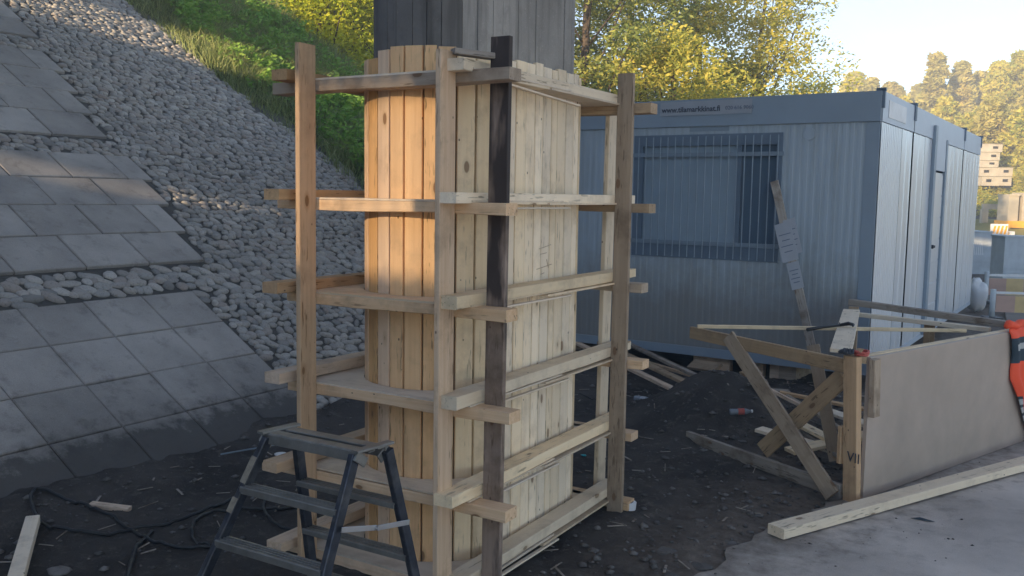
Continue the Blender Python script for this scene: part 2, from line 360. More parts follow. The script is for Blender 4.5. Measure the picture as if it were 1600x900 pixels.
def plank(name, parent, a, b, w, t, mat, up=(0, 0, 1), warp=0., label=None, rough=0.):
    """w across, t along 'up'"""
    mtx, L = frame(a, b, up); seg = 6 if (warp or rough) else 1
    v, f = plank_geo(L, w, t, warp, seg, rough=rough)
    o = put(name, mesh(name, v, f, mat), parent, mtx)
    if label: o['label'] = label
    return o
def text(body, size, mat, loc, xdir, up, name, parent, ext=.0008, bold=0.0):
    c = bpy.data.curves.new(name + '_curve', 'FONT'); c.body = body; c.size = size; c.extrude = ext; c.offset = bold; c.resolution_u = 2
    tmp = bpy.data.objects.new('t', c); COL.objects.link(tmp); dg = bpy.context.evaluated_depsgraph_get(); dg.update()
    me = bpy.data.meshes.new_from_object(tmp.evaluated_get(dg)); bpy.data.objects.remove(tmp); me.materials.clear(); me.materials.append(mat)
    x = V(xdir).normalized(); u = V(up); y = (u - x * u.dot(x)).normalized(); z = x.cross(y); mm = Matrix.Identity(4)
    for i in range(3): mm[i][0] = x[i]; mm[i][1] = y[i]; mm[i][2] = z[i]; mm[i][3] = loc[i]
    return put(name, me, parent, mm)

# ------------------------------------------------------------------ ground
def fbm(x, y, seed=0):
    r = np.random.default_rng(seed); o = np.zeros_like(x)
    for k in range(5):
        fr = 1.9 ** k; a = .5 ** k
        for _ in range(2):
            th, ph = r.uniform(0, 6.28, 2)
            o += a * np.sin((x * np.cos(th) + y * np.sin(th)) * fr * 1.7 + ph + 1.3 * np.sin((x * np.sin(ph) - y * np.cos(ph)) * fr))
    return o / 4
TH = R(31.2); TOE = -4.3
def emb_z(x): return np.maximum(0, (TOE - x)) * math.tan(TH)
def hill_z(x, y):
    d = np.maximum(0, y - 42); return np.minimum(6.5, d * .10 + np.maximum(0, y - 58) * .12) * np.clip((60 - np.abs(x + 6)) / 25, 0, 1)
def ground_z(x, y):
    z = .026 * fbm(x * 1.4, y * 1.4, 3) + .016 * fbm(x * 5, y * 5, 5) + .022 * np.abs(fbm(x * 9, y * 9, 31)) + .009 * fbm(x * 24, y * 24, 32)
    soil = np.clip((-1.0 - x) / .3, 0, 1) * np.clip((11 - y) / 2, 0, 1)
    z = z * np.where(soil > 0, soil, 0) 
    z += .30 * np.exp(-(((x + 1.95) / .52) ** 2 + ((y - 6.30) / .50) ** 2) ** 1.1) * (1 + .25 * fbm(x * 3, y * 3, 9))
    z += .04 * np.exp(-(((x + 1.75) / .5) ** 2 + ((y - 5.9) / .8) ** 2))
    # soil banked against the toe of the paved slope
    z += .075 * np.exp(-((x - TOE + .02) / .26) ** 2) * np.clip((6.8 - y) / 1., 0, 1) * (1 + .9 * fbm(x * 2, y * 2.2, 4))
    z += .05 * np.clip((y - 4.8) / 1.5, 0, 1) * np.clip((-3.2 - x) / .6, 0, 1)
    far = hill_z(x, y)
    return z * np.clip(1 - (y - 20) / 10, 0, 1) - .02 * np.clip((x + 1.3) / .3, 0, 1) + far
def axis(dense, sparse): return np.unique(np.round(np.concatenate([dense] + sparse), 4))
def grid_mesh(name, xs, ys, zf, mat, **kw):
    X, Y = np.meshgrid(xs, ys); Z = zf(X, Y); nx, ny = len(xs), len(ys)
    v = np.stack([X, Y, Z], -1).reshape(-1, 3); i = np.arange(nx * ny).reshape(ny, nx)
    f = np.stack([i[:-1, :-1], i[:-1, 1:], i[1:, 1:], i[1:, :-1]], -1).reshape(-1, 4)
    me = fast_mesh(name, v, f, mat, True); o = put(name, me); return o
def fast_mesh(name, v, f, mat, smooth=False, mats=None, idx=None):
    me = bpy.data.meshes.new(name); v = np.asarray(v, np.float32); f = np.asarray(f, np.int32); k = f.shape[1]
    me.vertices.add(len(v)); me.vertices.foreach_set('co', v.ravel())
    me.loops.add(f.size); me.loops.foreach_set('vertex_index', f.ravel())
    me.polygons.add(len(f)); me.polygons.foreach_set('loop_start', np.arange(len(f), dtype=np.int32) * k)
    for q in (mats or [mat]): me.materials.append(q)
    if idx is not None: me.polygons.foreach_set('material_index', idx)
    if smooth: me.polygons.foreach_set('use_smooth', np.ones(len(f), bool))
    me.update(); me.validate(); return me
xs = axis(np.arange(-5.5, .4, .024), [np.arange(-16, -5.5, .5), np.arange(.5, 20, 1), np.array([-600, -300, -150, -90, -60, -40, -25, 30, 45, 60, 90, 150, 300, 600])])
ys = axis(np.arange(1.4, 9.2, .026), [np.arange(9.2, 20, .3), np.arange(20, 110, 2.), np.array([-600, -300, -100, -50, -25, -12, -6, -3, -1, 0, .7, 130, 160, 220, 300, 600])])
tag(grid_mesh('soil_ground', xs, ys, ground_z, M_SOIL), kind='structure')
def zg(x, y): return float(ground_z(np.array([float(x)]), np.array([float(y)]))[0])

# asphalt sheet with a broken edge
edge = [(-1.15, -6), (-1.3, -2), (-1.25, 2.0), (-1.23, 3.2), (-1.21, 3.55), (-1.13, 3.75), (-1.17, 3.95), (-1.09, 4.25), (-1.12, 4.42), (-.97, 4.62), (-.93, 4.85), (-.80, 5.0), (-.62, 5.5), (-.42, 6.0), (-.2, 6.6), (-.15, 7.6), (-.2, 9), (-.35, 12), (-.6, 16), (-1.2, 24), (-6, 40)]
ev = []
for (x0, y0), (x1, y1) in zip(edge[:-1], edge[1:]):
    k = max(1, int((y1 - y0) / .06)) if y0 > 1.5 and y1 < 9 else 3
    for i in range(k):
        u = i / k; j = random.uniform(-.022, .022) if 2 < y0 < 8 else 0
        ev.append((x0 + (x1 - x0) * u + j, y0 + (y1 - y0) * u))
ev.append(edge[-1])
mb = MB(); n = len(ev)
v = [(x, y, .012) for x, y in ev] + [(x - .012, y, -.05) for x, y in ev] + [(40, y, .012) for x, y in ev]
f = []
for i in range(n - 1):
    f.append((i, n * 2 + i, n * 2 + i + 1, i + 1)); f.append((i, i + 1, n + i + 1, n + i))
mb.add(v, f); tag(mb.build('asphalt_road', M_ASPH), kind='structure')
# far worked ground, sunlit
tag(grid_mesh('far_hillside', np.arange(-60, 62, 4.), np.arange(36, 130, 3.), lambda x, y: hill_z(x, y) + .02 + .25 * fbm(x * .3, y * .3, 8) * np.clip((y - 42) / 10, 0, 1), M_HILL), kind='structure')

# ------------------------------------------------------------------ paved embankment
def E(s, y, h=0):    # point on the slope: s up the slope, y along it, h proud of it
    return V((TOE - math.cos(TH) * s - math.sin(TH) * -h * 1, y, math.sin(TH) * s + math.cos(TH) * h))
EM = Matrix.Identity(4)
ax, az = V((-math.cos(TH), 0, math.sin(TH))), V((math.sin(TH), 0, math.cos(TH))); ay = V((0, 1, 0))
for i in range(3): EM[i][0] = ax[i]; EM[i][1] = -ay[i]; EM[i][2] = az[i]
def Em(s, y, h=0, rot=0):
    mm = EM.copy(); p = E(s, y, h)
    for i in range(3): mm[i][3] = p[i]
    return mm @ Matrix.Rotation(rot, 4, 'Z')
yy = np.concatenate([np.arange(-40, 0, 5.), np.arange(0, 8.6, .15)]); ss = np.concatenate([[-.6], np.arange(-.3, 9.76, .15)])
SS, YY = np.meshgrid(ss, yy); jit = .006 * fbm(SS * 5, YY * 5, 2)
v = np.stack([TOE - math.cos(TH) * SS + math.sin(TH) * jit, YY, math.sin(TH) * SS + math.cos(TH) * jit], -1).reshape(-1, 3)
i = np.arange(v.shape[0]).reshape(len(yy), len(ss)); f = np.stack([i[:-1, :-1], i[1:, :-1], i[1:, 1:], i[:-1, 1:]], -1).reshape(-1, 4)
EMB = put('paved_embankment', fast_mesh('paved_embankment', v, f, M_MORTAR, True)); tag(EMB, kind='structure')
def slab_mesh(a, b, h=.03):
    c = .006
    v = [(-a/2, -b/2, -h), (a/2, -b/2, -h), (a/2, b/2, -h), (-a/2, b/2, -h), (-a/2, -b/2, -c), (a/2, -b/2, -c), (a/2, b/2, -c), (-a/2, b/2, -c),
         (-a/2+c, -b/2+c, 0), (a/2-c, -b/2+c, 0), (a/2-c, b/2-c, 0), (-a/2+c, b/2-c, 0)]
    f = [(4, 5, 9, 8), (5, 6, 10, 9), (6, 7, 11, 10), (7, 4, 8, 11), (8, 9, 10, 11), (0, 1, 5, 4), (1, 2, 6, 5), (2, 3, 7, 6), (3, 0, 4, 7)]
    return mesh('paving_slab', v, f, M_SLAB)
SLABM = {}
def slab(s0, s1, y0, y1):
    key = (round(s1 - s0, 2), round(y1 - y0, 2))
    if key not in SLABM: SLABM[key] = slab_mesh(key[0] - .011, key[1] - .011)
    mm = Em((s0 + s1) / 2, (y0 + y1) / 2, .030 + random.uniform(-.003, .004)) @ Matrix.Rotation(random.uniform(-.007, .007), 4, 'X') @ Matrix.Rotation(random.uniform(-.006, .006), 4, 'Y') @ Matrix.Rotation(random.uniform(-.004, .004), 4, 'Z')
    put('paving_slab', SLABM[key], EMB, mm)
blocks = [(-.42, 5, .397, 4.68, .455, 0, .5, 0.), (1.95, 4, .42, 5.10, .53, .5, 2.2, .12), (3.97, 4, .455, 5.47, .55, .5, 3.0, .12), (6.15, 5, .45, 6.0, .55, .5, 3.8, .05)]
rects = []
for s0, nr, h, yend, wd, stag, ymin, creep in blocks:
    for r_ in range(nr):
        if s0 + (r_ + 1) * h > 9.6: continue
        y1 = yend + creep * r_; off = (wd * stag) if (r_ % 2 and stag) else 0
        rects.append((s0 + r_ * h, s0 + (r_ + 1) * h, y1))
        first = True
        while y1 > ymin:
            y0 = y1 - (off if (first and off) else wd); slab(s0 + r_ * h, s0 + (r_ + 1) * h, y0, y1); y1 = y0; first = False
# cobbles
def cob_mesh(seed):
    r = random.Random(seed); nu, nv = 9, 5; v = [(0, 0, 1)]; ph = [r.uniform(0, 6.28) for _ in range(3)]
    for k in range(1, nv):
        a = math.pi * .58 * k / (nv - 1)
        for j in range(nu):
            t = 2 * math.pi * j / nu; q = 1 + .11 * math.sin(2 * t + ph[0]) + .05 * math.sin(3 * t + ph[1])
            rr = math.sin(a) ** .75 * q; v.append((rr * math.cos(t), rr * math.sin(t), math.cos(a) * (1 + .12 * math.sin(t + ph[2]))))
    f = [(0, 1 + j, 1 + (j + 1) % nu) for j in range(nu)]
    for k in range(nv - 2):
        for j in range(nu):
            a = 1 + k * nu + j; b = 1 + k * nu + (j + 1) % nu; f += [(a, a + nu, b + nu), (a, b + nu, b)]
    return np.array(v), np.array(f)
COBS = [cob_mesh(k) for k in range(8)]
COBM = [fast_mesh('cobblestone', a, b, M_COB, True) for a, b in COBS]
spots = []
def in_slab(s, y):
    for a, b, y1 in rects:
        if a - .035 < s < b + .035 and y < y1 + .045: return True
    return False
s = -.12; row = 0
while s < 9.5:
    ds = .069 if s < 2.2 else .071
    y = 2.2 + random.uniform(0, .08) + (0 if s < 3 else .6 if s < 6 else 1.2)
    while y < 8.55:
        big = 1.0 + (.22 if 1.5 < s < 2 else 0)
        sj = s + random.uniform(-.018, .018); yj = y + random.uniform(-.012, .012)
        lim = 8.32 + .12 * math.sin(s * 2.1) + .08 * math.sin(s * 7.3)
        ln = random.choice([.028, .038, .046, .054, .066]) * random.uniform(.9, 1.1) * big
        if not in_slab(sj, yj) and yj < lim and not (s < .5 and yj > 6.2 + s * 2):
            spots.append((sj, yj, ln, random.uniform(.026, .041) * big, random.uniform(.014, .030), random.gauss(-.35, .5)))
        y += ln * 1.74 + random.uniform(-.004, .006)
    s += ds * random.uniform(.93, 1.07); row += 1
camv = V((0, 0, CAM_H))
def vis(p):
    q = E(p[0], p[1]) - camv; c = CM.T @ np.array(q); px = 800 + F * c[0] / c[2]; py = 450 + F * c[1] / c[2]
    return -20 < px < 566 and -20 < py < 700
key = sorted(range(len(spots)), key=lambda k: (0 if vis(spots[k]) else 1, (E(spots[k][0], spots[k][1]) - camv).length))
near = set(key[:290])
sv, sf, kk = [], [], 0
for k, (s, y, a, b, h, rot) in enumerate(spots):
    mm = Em(s, y, .004, rot) @ Matrix.Diagonal((b, a, h, 1))
    c = random.randrange(8)
    if k in near: put('cobblestone', COBM[c], EMB, mm)
    else:
        M4 = np.array(mm); vv = COBS[c][0] @ M4[:3, :3].T + M4[:3, 3]; sv.append(vv); sf.append(COBS[c][1] + kk); kk += len(vv)
o = put('cobblestone_field', fast_mesh('cobblestone_field', np.concatenate(sv), np.concatenate(sf), M_COB, True), EMB); tag(o, kind='stuff')

# ------------------------------------------------------------------ grassy bank beyond the paving
def bank_z(x, y):
    z = emb_z(x); c = 5.9 - np.maximum(0, y - 11.0) * .75 + .0 * x
    ridge = 4.9 + (x + 12.3) * -.62 - np.maximum(0, (y - 11.6)) * .9     # falls away on the far side
    return np.minimum(np.minimum(z, 5.02), np.maximum(ridge, -.05)) + .10 * fbm(x * 1.1, y * 1.1, 12) * np.clip((TOE - x) / 1.5, 0, 1) + .06 * np.clip((y - 8.3) / .4, 0, 1) * np.clip((TOE - x), 0, 1)
mb = MB(); mb.box((-60, -40, 4.7), (-12.5, 8.3, 5.0)); tag(mb.build('embankment_top', M_BANK), kind='structure')
bx = np.arange(-22, -3.6, .2); by = np.concatenate([np.arange(8.25, 16, .2), np.arange(16, 40, 1.5)])
tag(grid_mesh('grassy_bank', bx, by, bank_z, M_BANK), kind='structure')
def blades(nm, n, xr, yr, hr, wd, mat, zf, dens=None, lean=.5, label=None):
    x = rng.uniform(*xr, n); y = rng.uniform(*yr, n)
    if dens is not None:
        k = rng.uniform(0, 1, n) < dens(x, y); x, y = x[k], y[k]
    n = len(x); z = zf(x, y) - .01; h = rng.uniform(*hr, n) * (.75 + .5 * (fbm(x * 2, y * 2, 6) > 0)); th = rng.uniform(0, 6.28, n); lx = rng.normal(.12, lean, n) * h; ly = rng.normal(0, lean, n) * h
    w = wd * rng.uniform(.6, 1.4, n); c, s_ = np.cos(th) * w, np.sin(th) * w
    p0 = np.stack([x - c, y - s_, z], -1); p1 = np.stack([x + c, y + s_, z], -1)
    p2 = np.stack([x + lx * .45 + c * .7, y + ly * .45 + s_ * .7, z + h * .62], -1); p3 = np.stack([x + lx * .45 - c * .7, y + ly * .45 - s_ * .7, z + h * .62], -1)
    p4 = np.stack([x + lx * 1.3 + c * .1, y + ly * 1.3, z + h * .92], -1); p5 = np.stack([x + lx * 1.3 - c * .1, y + ly * 1.3, z + h * .92], -1)
    v = np.stack([p0, p1, p2, p3, p4, p5], 1).reshape(-1, 3); b = (np.arange(n) * 6)[:, None]
    f = np.concatenate([b + np.array([[0, 1, 2, 3]]), b + np.array([[3, 2, 4, 5]])], 1).reshape(-1, 4)
    return put(nm, fast_mesh(nm, v, f, mat))
o = blades('grass', 120000, (-15, -5), (8.2, 13.2), (.10, .26), .0045, M_GRASS, bank_z, lambda x, y: np.clip(.55 + .8 * fbm(x * 1.3, y * 1.3, 21) + (y - 8.6) * .35, 0.12, 1))
tag(o, kind='stuff')
def leafcloud(n, centers, radii, size, flat=.6):
    """small pointed leaves spread through clumps; returns verts, faces"""
    k = rng.integers(0, len(centers), n); c = np.array(centers)[k]; r = np.array(radii)[k]
    d = rng.normal(0, 1, (n, 3)); d /= np.linalg.norm(d, axis=1)[:, None]; rad = rng.uniform(.25, 1, n) ** .5
    p = c + d * (r * rad[:, None] if r.ndim == 2 else (r * rad)[:, None])
    a = rng.normal(0, 1, (n, 3)); a[:, 2] *= flat; a /= np.linalg.norm(a, axis=1)[:, None]
    b = np.cross(a, rng.normal(0, 1, (n, 3))); b /= np.linalg.norm(b, axis=1)[:, None]
    s_ = size * rng.uniform(.6, 1.4, n)[:, None]; a = a * s_; b = b * s_ * .42
    v = np.stack([p - a, p + b, p + a, p - b], 1).reshape(-1, 3); f = np.arange(n * 4).reshape(-1, 4); return v, f
# broad-leaved weeds beside the paving
cs = []
for _ in range(420):
    x = random.uniform(-12.5, -5.0); y = random.uniform(8.6, 11.4); z = float(bank_z(np.array([x]), np.array([y]))[0]); cs.append((x, y, z + random.uniform(.05, .22)))
v, f = leafcloud(26000, cs, [random.uniform(.08, .24) for _ in cs], .036); tag(put('bank_weeds', fast_mesh('bank_weeds', v, f, M_WEED)), kind='stuff')

# ------------------------------------------------------------------ trees
def tree(name, label, cat, base, h, crown, leaf, n, size, mat, trunk_r=.12, lean=(0, 0), limbs=6, seed=0, clumps=40, low=.25, group=None, cr=(.35, .8)):
    """crown = (rx, ry) half widths; leaves sit in clumps at branch ends"""
    global rng
    rr = random.Random(seed); rng = np.random.default_rng(seed + 100)
    t = thing(name, label, cat, base, group); B = V(base)
    mb = MB(); pts = []
    for i in range(9):
        u = i / 8; pts.append(B + V((lean[0] * u + .12 * math.sin(u * 5 + seed), lean[1] * u + .1 * math.sin(u * 4 + seed * 2), h * .86 * u)))
    mb.tube(pts, [trunk_r * (1.25 - .95 * i / 8) for i in range(9)], 7)
    cen = []; rad = []
    for k in range(clumps):
        u = low + (1 - low) * (k + .5) / clumps; env = math.sin(math.pi * min(1, (u - low) / (1 - low) * .86 + .14)) ** .6
        th = rr.uniform(0, 6.28); q = rr.uniform(.25, 1) ** .6 * env
        c = B + V((lean[0] * u + crown[0] * q * math.cos(th), lean[1] * u + crown[1] * q * math.sin(th), h * u + rr.uniform(-.3, .3)))
        r = rr.uniform(*cr) * (.6 + .5 * env); cen.append(tuple(c)); rad.append((r * 1.15, r * 1.15, r * .75))
        if k % max(1, clumps // (limbs * 3)) == 0:
            j = min(7, max(1, int(u * 8) - 1)); a = pts[j]; m_ = a.lerp(c, .5) + V((0, 0, -.12))
            mb.tube([a, m_, c], [trunk_r * .42 * (1.2 - u), trunk_r * .25 * (1.2 - u) + .006, .008], 5)
    mb.build('trunk', M_BARK, t, smooth=True)
    v, f = leafcloud(n, cen, rad, size); put('crown', fast_mesh('crown', v, f, mat), t)
    return t
def gz(x, y):
    return float(bank_z(np.array([x]), np.array([y]))[0]) if x < -4 and y < 40 else zg(x, y)
LT = [(430, 19, 8.0), (470, 21.5, 8.5), (508, 18.5, 8.0), (545, 20.5, 8.5), (575, 19.5, 8.0), (385, 22, 9.0), (610, 23, 9), (520, 26, 10.5), (440, 28, 11)]
labs = ['bright yellow-green tree nearest the top left, behind the crest of the grassy bank', 'yellow-green tree behind the bank, second from the left of the ones left of the pier',
        'slim dark-trunked tree rising from behind the grassy bank midway between bank top and pier', 'yellow-green tree with a forked trunk just left of the concrete pier',
        'yellow-green tree touching the left edge of the concrete pier', 'tree at the extreme left of the grove, cut off by the top of the picture',
        'yellow-green tree mostly hidden behind the concrete pier', 'taller tree standing at the back of the grove left of the pier', 'taller back tree behind the leftmost trees of the bank']
for i, (px, D, h) in enumerate(LT):
    p = at(px, 150, D); bz = gz(p.x, p.y)
    tree('bank_tree', labs[i], 'tree', (p.x, p.y, bz - .1), h, (1.8, 1.8), .1, 26000, .046, L_BRIGHT, .055, (random.uniform(-.8, .8), 0), seed=20 + i, clumps=60, low=.22 if i < 5 else .08, cr=(.45, .9), group='trees on the grassy bank left of the pier')
for i, (px, D, h, lb) in enumerate([(412, 18.6, 4.6, 'leftmost bright bush on the crest of the grassy bank'), (462, 19.2, 4.2, 'bright bush on the bank crest below the second tree from the left'),
                                    (522, 19.0, 4.4, 'bright bush between the slim tree and the forked tree by the pier'), (566, 20, 4.2, 'bright bush touching the left side of the pier above the bank')]):
    p = at(px, 150, D); tree('bank_bush', lb, 'bush', (p.x, p.y, gz(p.x, p.y) - .1), h, (1.0, 1.0), .1, 14000, .04, L_BRIGHT, .03, seed=40 + i, clumps=26, low=.12, group='bushes on the crest of the bank', cr=(.3, .6))
RT = [('tree_behind_cabin', 'dense dark green tree directly right of the concrete pier, behind the blue-grey cabin', 905, 19, 8.5, (2.1, 2.1), 34000, .052, L_GREEN, 1),
      ('tree_behind_cabin', 'dark green leafy tree with yellow tips above the left half of the cabin roof', 975, 21, 8.0, (2.0, 2.0), 32000, .052, L_GREEN, 2),
      ('tree_behind_cabin', 'tall green and yellow tree above the web address on the cabin', 1085, 22, 9.0, (1.9, 1.9), 30000, .055, L_YELLOW, 3),
      ('tree_behind_cabin', 'airy yellow tree with sky showing through, its right edge ending over the cabin', 1185, 23, 7.6, (1.6, 1.6), 15000, .055, L_YELLOW, 4),
      ('tree_behind_cabin', 'low golden bush-like tree just above the cabin roof near its right corner', 1262, 26, 4.5, (1.5, 1.5), 12000, .055, L_GOLD, 5),
      ('tree_behind_cabin', 'low yellow-green tree filling the gap between the two taller trees over the roof', 1040, 18, 4.6, (1.8, 1.6), 20000, .048, L_YELLOW, 6),
      ('tree_behind_cabin', 'low mottled yellow tree under the airy tree, touching the roof line', 1140, 24, 5.0, (1.8, 1.6), 16000, .055, L_YELLOW, 7)]
for nm, lb, px, D, h, cr, n, sz, mt, sd in RT:
    p = at(px, 300, D); tree(nm, lb, 'tree', (p.x, p.y, 0), h, cr, .1, n, sz, mt, .13, seed=60 + sd, clumps=54, low=.2, group='trees behind the cabin', cr=(.4, .75))

def conifer(px, D, topy, label, mat, sd, wide=.24, decid=False):
    p = at(px, 300, D); bz = float(hill_z(np.array([p.x]), np.array([p.y]))[0]); top = at(px, topy, D).z; h = top - bz
    B = V((p.x, p.y, bz - .2)); global rng; rng = np.random.default_rng(sd + 500); rr = random.Random(sd)
    t = thing('hill_tree', label, 'tree', B, 'trees on the far hillside')
    mb = MB(); mb.tube([B, B + V((0, 0, h * .5)), B + V((0, 0, h * .97))], [h * .022, h * .014, .03], 6); 
    cen, rad = [], []
    for k in range(34):
        u = (k + .5) / 34; r_ = h * wide * (1 - u) ** .8 * (1 + .25 * rr.uniform(-1, 1)) + .15
        if decid: r_ = h * wide * math.sin(math.pi * (u * .8 + .18)) ** .7
        for q in range(3):
            th = rr.uniform(0, 6.28); f_ = rr.uniform(.3, 1) * r_
            cen.append((B.x + f_ * math.cos(th), B.y + f_ * math.sin(th), B.z + h * (.10 + .88 * u) - f_ * .15)); rad.append((h * .07 + .1, h * .07 + .1, h * .045 + .05))
    mb.build('trunk', M_BARK, t)
    v, f = leafcloud(6500, cen, rad, .0030 * D); put('crown', fast_mesh('crown', v, f, mat), t)
CF = [(1325, 88, 112, 0, 'low rounded golden tree where the far hill first shows right of the cabin corner'), (1352, 84, 122, 1, 'small conifer in the dip of the skyline just right of the cabin corner'),
      (1385, 92, 128, 0, 'round tree low in the skyline between the small conifer and the tall pine'), (1452, 80, 84, 1, 'tall broad pine standing highest on the skyline above the cabin side'),
      (1492, 82, 97, 1, 'narrow spruce just right of the tall broad pine on the skyline'), (1520, 84, 112, 0, 'orange-tinted tree right of the narrow spruce'),
      (1552, 74, 95, 0, 'big golden tree in front on the hill at upper right'), (1583, 70, 80, 0, 'tall yellow birch at the right edge of the picture'), (1425, 96, 132, 1, 'small pine left of the tall broad pine'),
      (1470, 66, 150, 0, 'yellow-green tree low on the hill behind the cabin roof edge'), (1510, 60, 175, 0, 'bushy yellow tree right behind the far roof corner of the cabins'), (1545, 58, 150, 0, 'light yellow tree above the stack of white boxes'),
      (1590, 56, 165, 0, 'golden tree right of the white boxes at the picture edge'), (1565, 90, 105, 1, 'dark conifer between the golden tree and the birch'), (1615, 66, 90, 0, 'tree cut off by the right border of the picture'),
      (1405, 75, 150, 0, 'low tree just over the cabin side roof line'), (1600, 52, 255, 0, 'low bush right of the white boxes'), (1535, 90, 135, 1, 'dark conifer behind the bushy yellow tree'), (1440, 90, 140, 0, 'broad golden tree behind the roof of the middle cabin')]
for i, (px, D, ty, c, lb) in enumerate(CF):
    conifer(px, D, ty, lb, L_CON if c else [L_GOLD, L_YELLOW, L_CON][i % 3], i, .2 if c else .26, not c)
cs = []; rs = []
for _ in range(60):
    px = random.uniform(1515, 1640); D = random.uniform(44, 60); p = at(px, 300, D); z = float(hill_z(np.array([p.x]), np.array([p.y]))[0]); cs.append((p.x, p.y, z + .15)); rs.append(random.uniform(.2, .6))
v, f = leafcloud(9000, cs, rs, .10); tag(put('hillside_scrub', fast_mesh('hillside_scrub', v, f, L_YELLOW)), kind='stuff')

# ------------------------------------------------------------------ bridge: deck overhead, added sun-blocking wall behind, pier
mb = MB(); mb.box((-12.2, 1.7, 5.2), (40, 5.4, 5.8)); mb.box((-12.2, 5.4, 5.4), (40, 5.6, 5.92)); mb.box((-12.2, 1.5, 5.4), (40, 1.7, 5.92))
tag(mb.build('bridge_deck', M_DECK), kind='structure')
mb = MB()     # unseen wall added to block the low sun; two openings shape its patches
Wy0, Wy1 = -5.2, -4.9
def wallbox(x0, x1, z0, z1): mb.box((x0, Wy0, z0), (x1, Wy1, z1))
wallbox(-17, -8.95, -.2, 6.0); wallbox(-8.95, -8.25, -.2, 3.66); wallbox(-8.95, -8.25, 3.9, 6.0); wallbox(-8.25, -3.90, -.2, 6.0)
wallbox(-3.90, -3.30, -.2, 2.95); wallbox(-3.90, -3.30, 3.74, 6.0); wallbox(-3.30, .3, -.2, 6.0)
SUN_WALL = mb.build('sun_blocking_wall', M_DECK); tag(SUN_WALL, 'plain concrete wall added behind the viewpoint to block the low sun', 'wall')

for x0, x1, z0, z1 in ((-8.95, -8.25, 3.66, 3.9), (-3.90, -3.30, 2.95, 3.74)):        # bars added across the openings to dim the sun patches
    x = x0 + .045
    while x < x1:
        mb = MB(); mb.box((x - (.033 if x1 > -5 else .012), -5.08, z0), (x + (.033 if x1 > -5 else .012), -5.06, z1)); mb.build('sun_dimming_bar', M_BAR, SUN_WALL); x += .09

PX, PR, PY0, PY1 = -2.303, .333, 3.263, 3.86       # pier: stadium plan
def stadium(r, n=14):
    pts = []
    for k in range(n + 1):
        t = math.pi + math.pi * k / n; pts.append((PX + r * math.cos(t), PY0 + r * math.sin(t)))
    for k in range(n + 1):
        t = math.pi * k / n; pts.append((PX + r * math.cos(t), PY1 + r * math.sin(t)))
    return pts
def along(pts, step_f):
    """points at given arc positions round the closed outline, with tangents"""
    P_ = [V((x, y, 0)) for x, y in pts]; P_.append(P_[0]); seg = [(P_[i], P_[i + 1]) for i in range(len(P_) - 1)]; out = []; total = sum((b - a).length for a, b in seg)
    s_ = 0
    cuts = []
    while s_ < total - .02: cuts.append(s_); s_ += step_f()
    cuts.append(total)
    def pos(d):
        for a, b in seg:
            L = (b - a).length
            if d <= L + 1e-9: return a.lerp(b, d / L)
            d -= L
        return P_[-1]
    return [(pos(a), pos(b)) for a, b in zip(cuts[:-1], cuts[1:])]
pier = thing('bridge_pier', 'dark grey concrete bridge pier with vertical board marks rising out of the timber casing', 'pier', (PX, 3.55, 0))
mb = MB(); r0 = random.Random(3)
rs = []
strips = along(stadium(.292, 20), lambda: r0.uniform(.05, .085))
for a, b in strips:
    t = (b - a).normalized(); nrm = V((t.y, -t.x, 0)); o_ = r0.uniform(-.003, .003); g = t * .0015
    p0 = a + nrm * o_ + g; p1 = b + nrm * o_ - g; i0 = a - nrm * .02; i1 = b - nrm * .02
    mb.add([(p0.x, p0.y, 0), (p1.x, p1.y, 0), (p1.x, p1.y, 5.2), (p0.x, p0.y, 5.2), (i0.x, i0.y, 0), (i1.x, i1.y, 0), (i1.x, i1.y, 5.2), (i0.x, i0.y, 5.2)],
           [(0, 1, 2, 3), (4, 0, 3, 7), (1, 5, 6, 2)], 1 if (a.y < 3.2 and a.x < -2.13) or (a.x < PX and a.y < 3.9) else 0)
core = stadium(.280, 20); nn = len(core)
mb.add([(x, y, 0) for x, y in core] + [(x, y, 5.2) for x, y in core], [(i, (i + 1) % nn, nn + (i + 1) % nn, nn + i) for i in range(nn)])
mb.build('shaft', [M_CONC, M_CONC_SHADE], pier)

# ------------------------------------------------------------------ timber formwork round the pier
fw = thing('pier_formwork', 'tall casing of upright pine boards caged in rails and posts round the concrete pier', 'formwork', (PX, 3.5, 0))
r1 = random.Random(12)
for a, b in along(stadium(PR - .011, 24), lambda: r1.choice([.055, .07, .075, .08, .08, .085])):
    t = (b - a).normalized(); nrm = V((t.y, -t.x, 0)); c = (a + b) / 2; L = (b - a).length
    top = 2.165 + r1.uniform(-.022, .012)
    if abs(c.y - 2.95) < .06 and c.x > -2.3: top = 2.18
    mat = W_FRESH if c.y < 3.26 and c.x < PX + .2 else W_PALE  # boards off the front arc take paler pine: skylit tone in the colour
    
    q = c + nrm * r1.uniform(-.0015, .0015)
    plank('shuttering_board', fw, (q.x, q.y, 0.0), (q.x, q.y, top), L - .0065, .020, mat, up=tuple(nrm))
LV = [(2.005, 2.052, 2.042, 2.088), (1.525, 1.568, 1.562, 1.605), (1.132, 1.176, 1.178, 1.224), (.748, .793, .800, .848), (.376, .420, .428, .474), (.02, .064, .078, .124)]
XF, XB = 2.83, 4.14             # front faces of front / back X rails
XL, XRR = -2.70, -1.862         # inner faces of left / outer face of right Y rails
ends = [(-2.87, -1.705), (-2.85, -1.712), (-2.80, -1.705), (-2.80, -1.685), (-2.84, -1.695), (-2.83, -1.70)]
bend = [-1.70, -1.693, -1.72, -1.703, -1.751, -1.76]
ynear = [2.77, 2.73, 2.74, 2.745, 2.72, 2.75]; yfar = [4.15, 4.36, 4.40, 4.36, 4.30, 4.26]
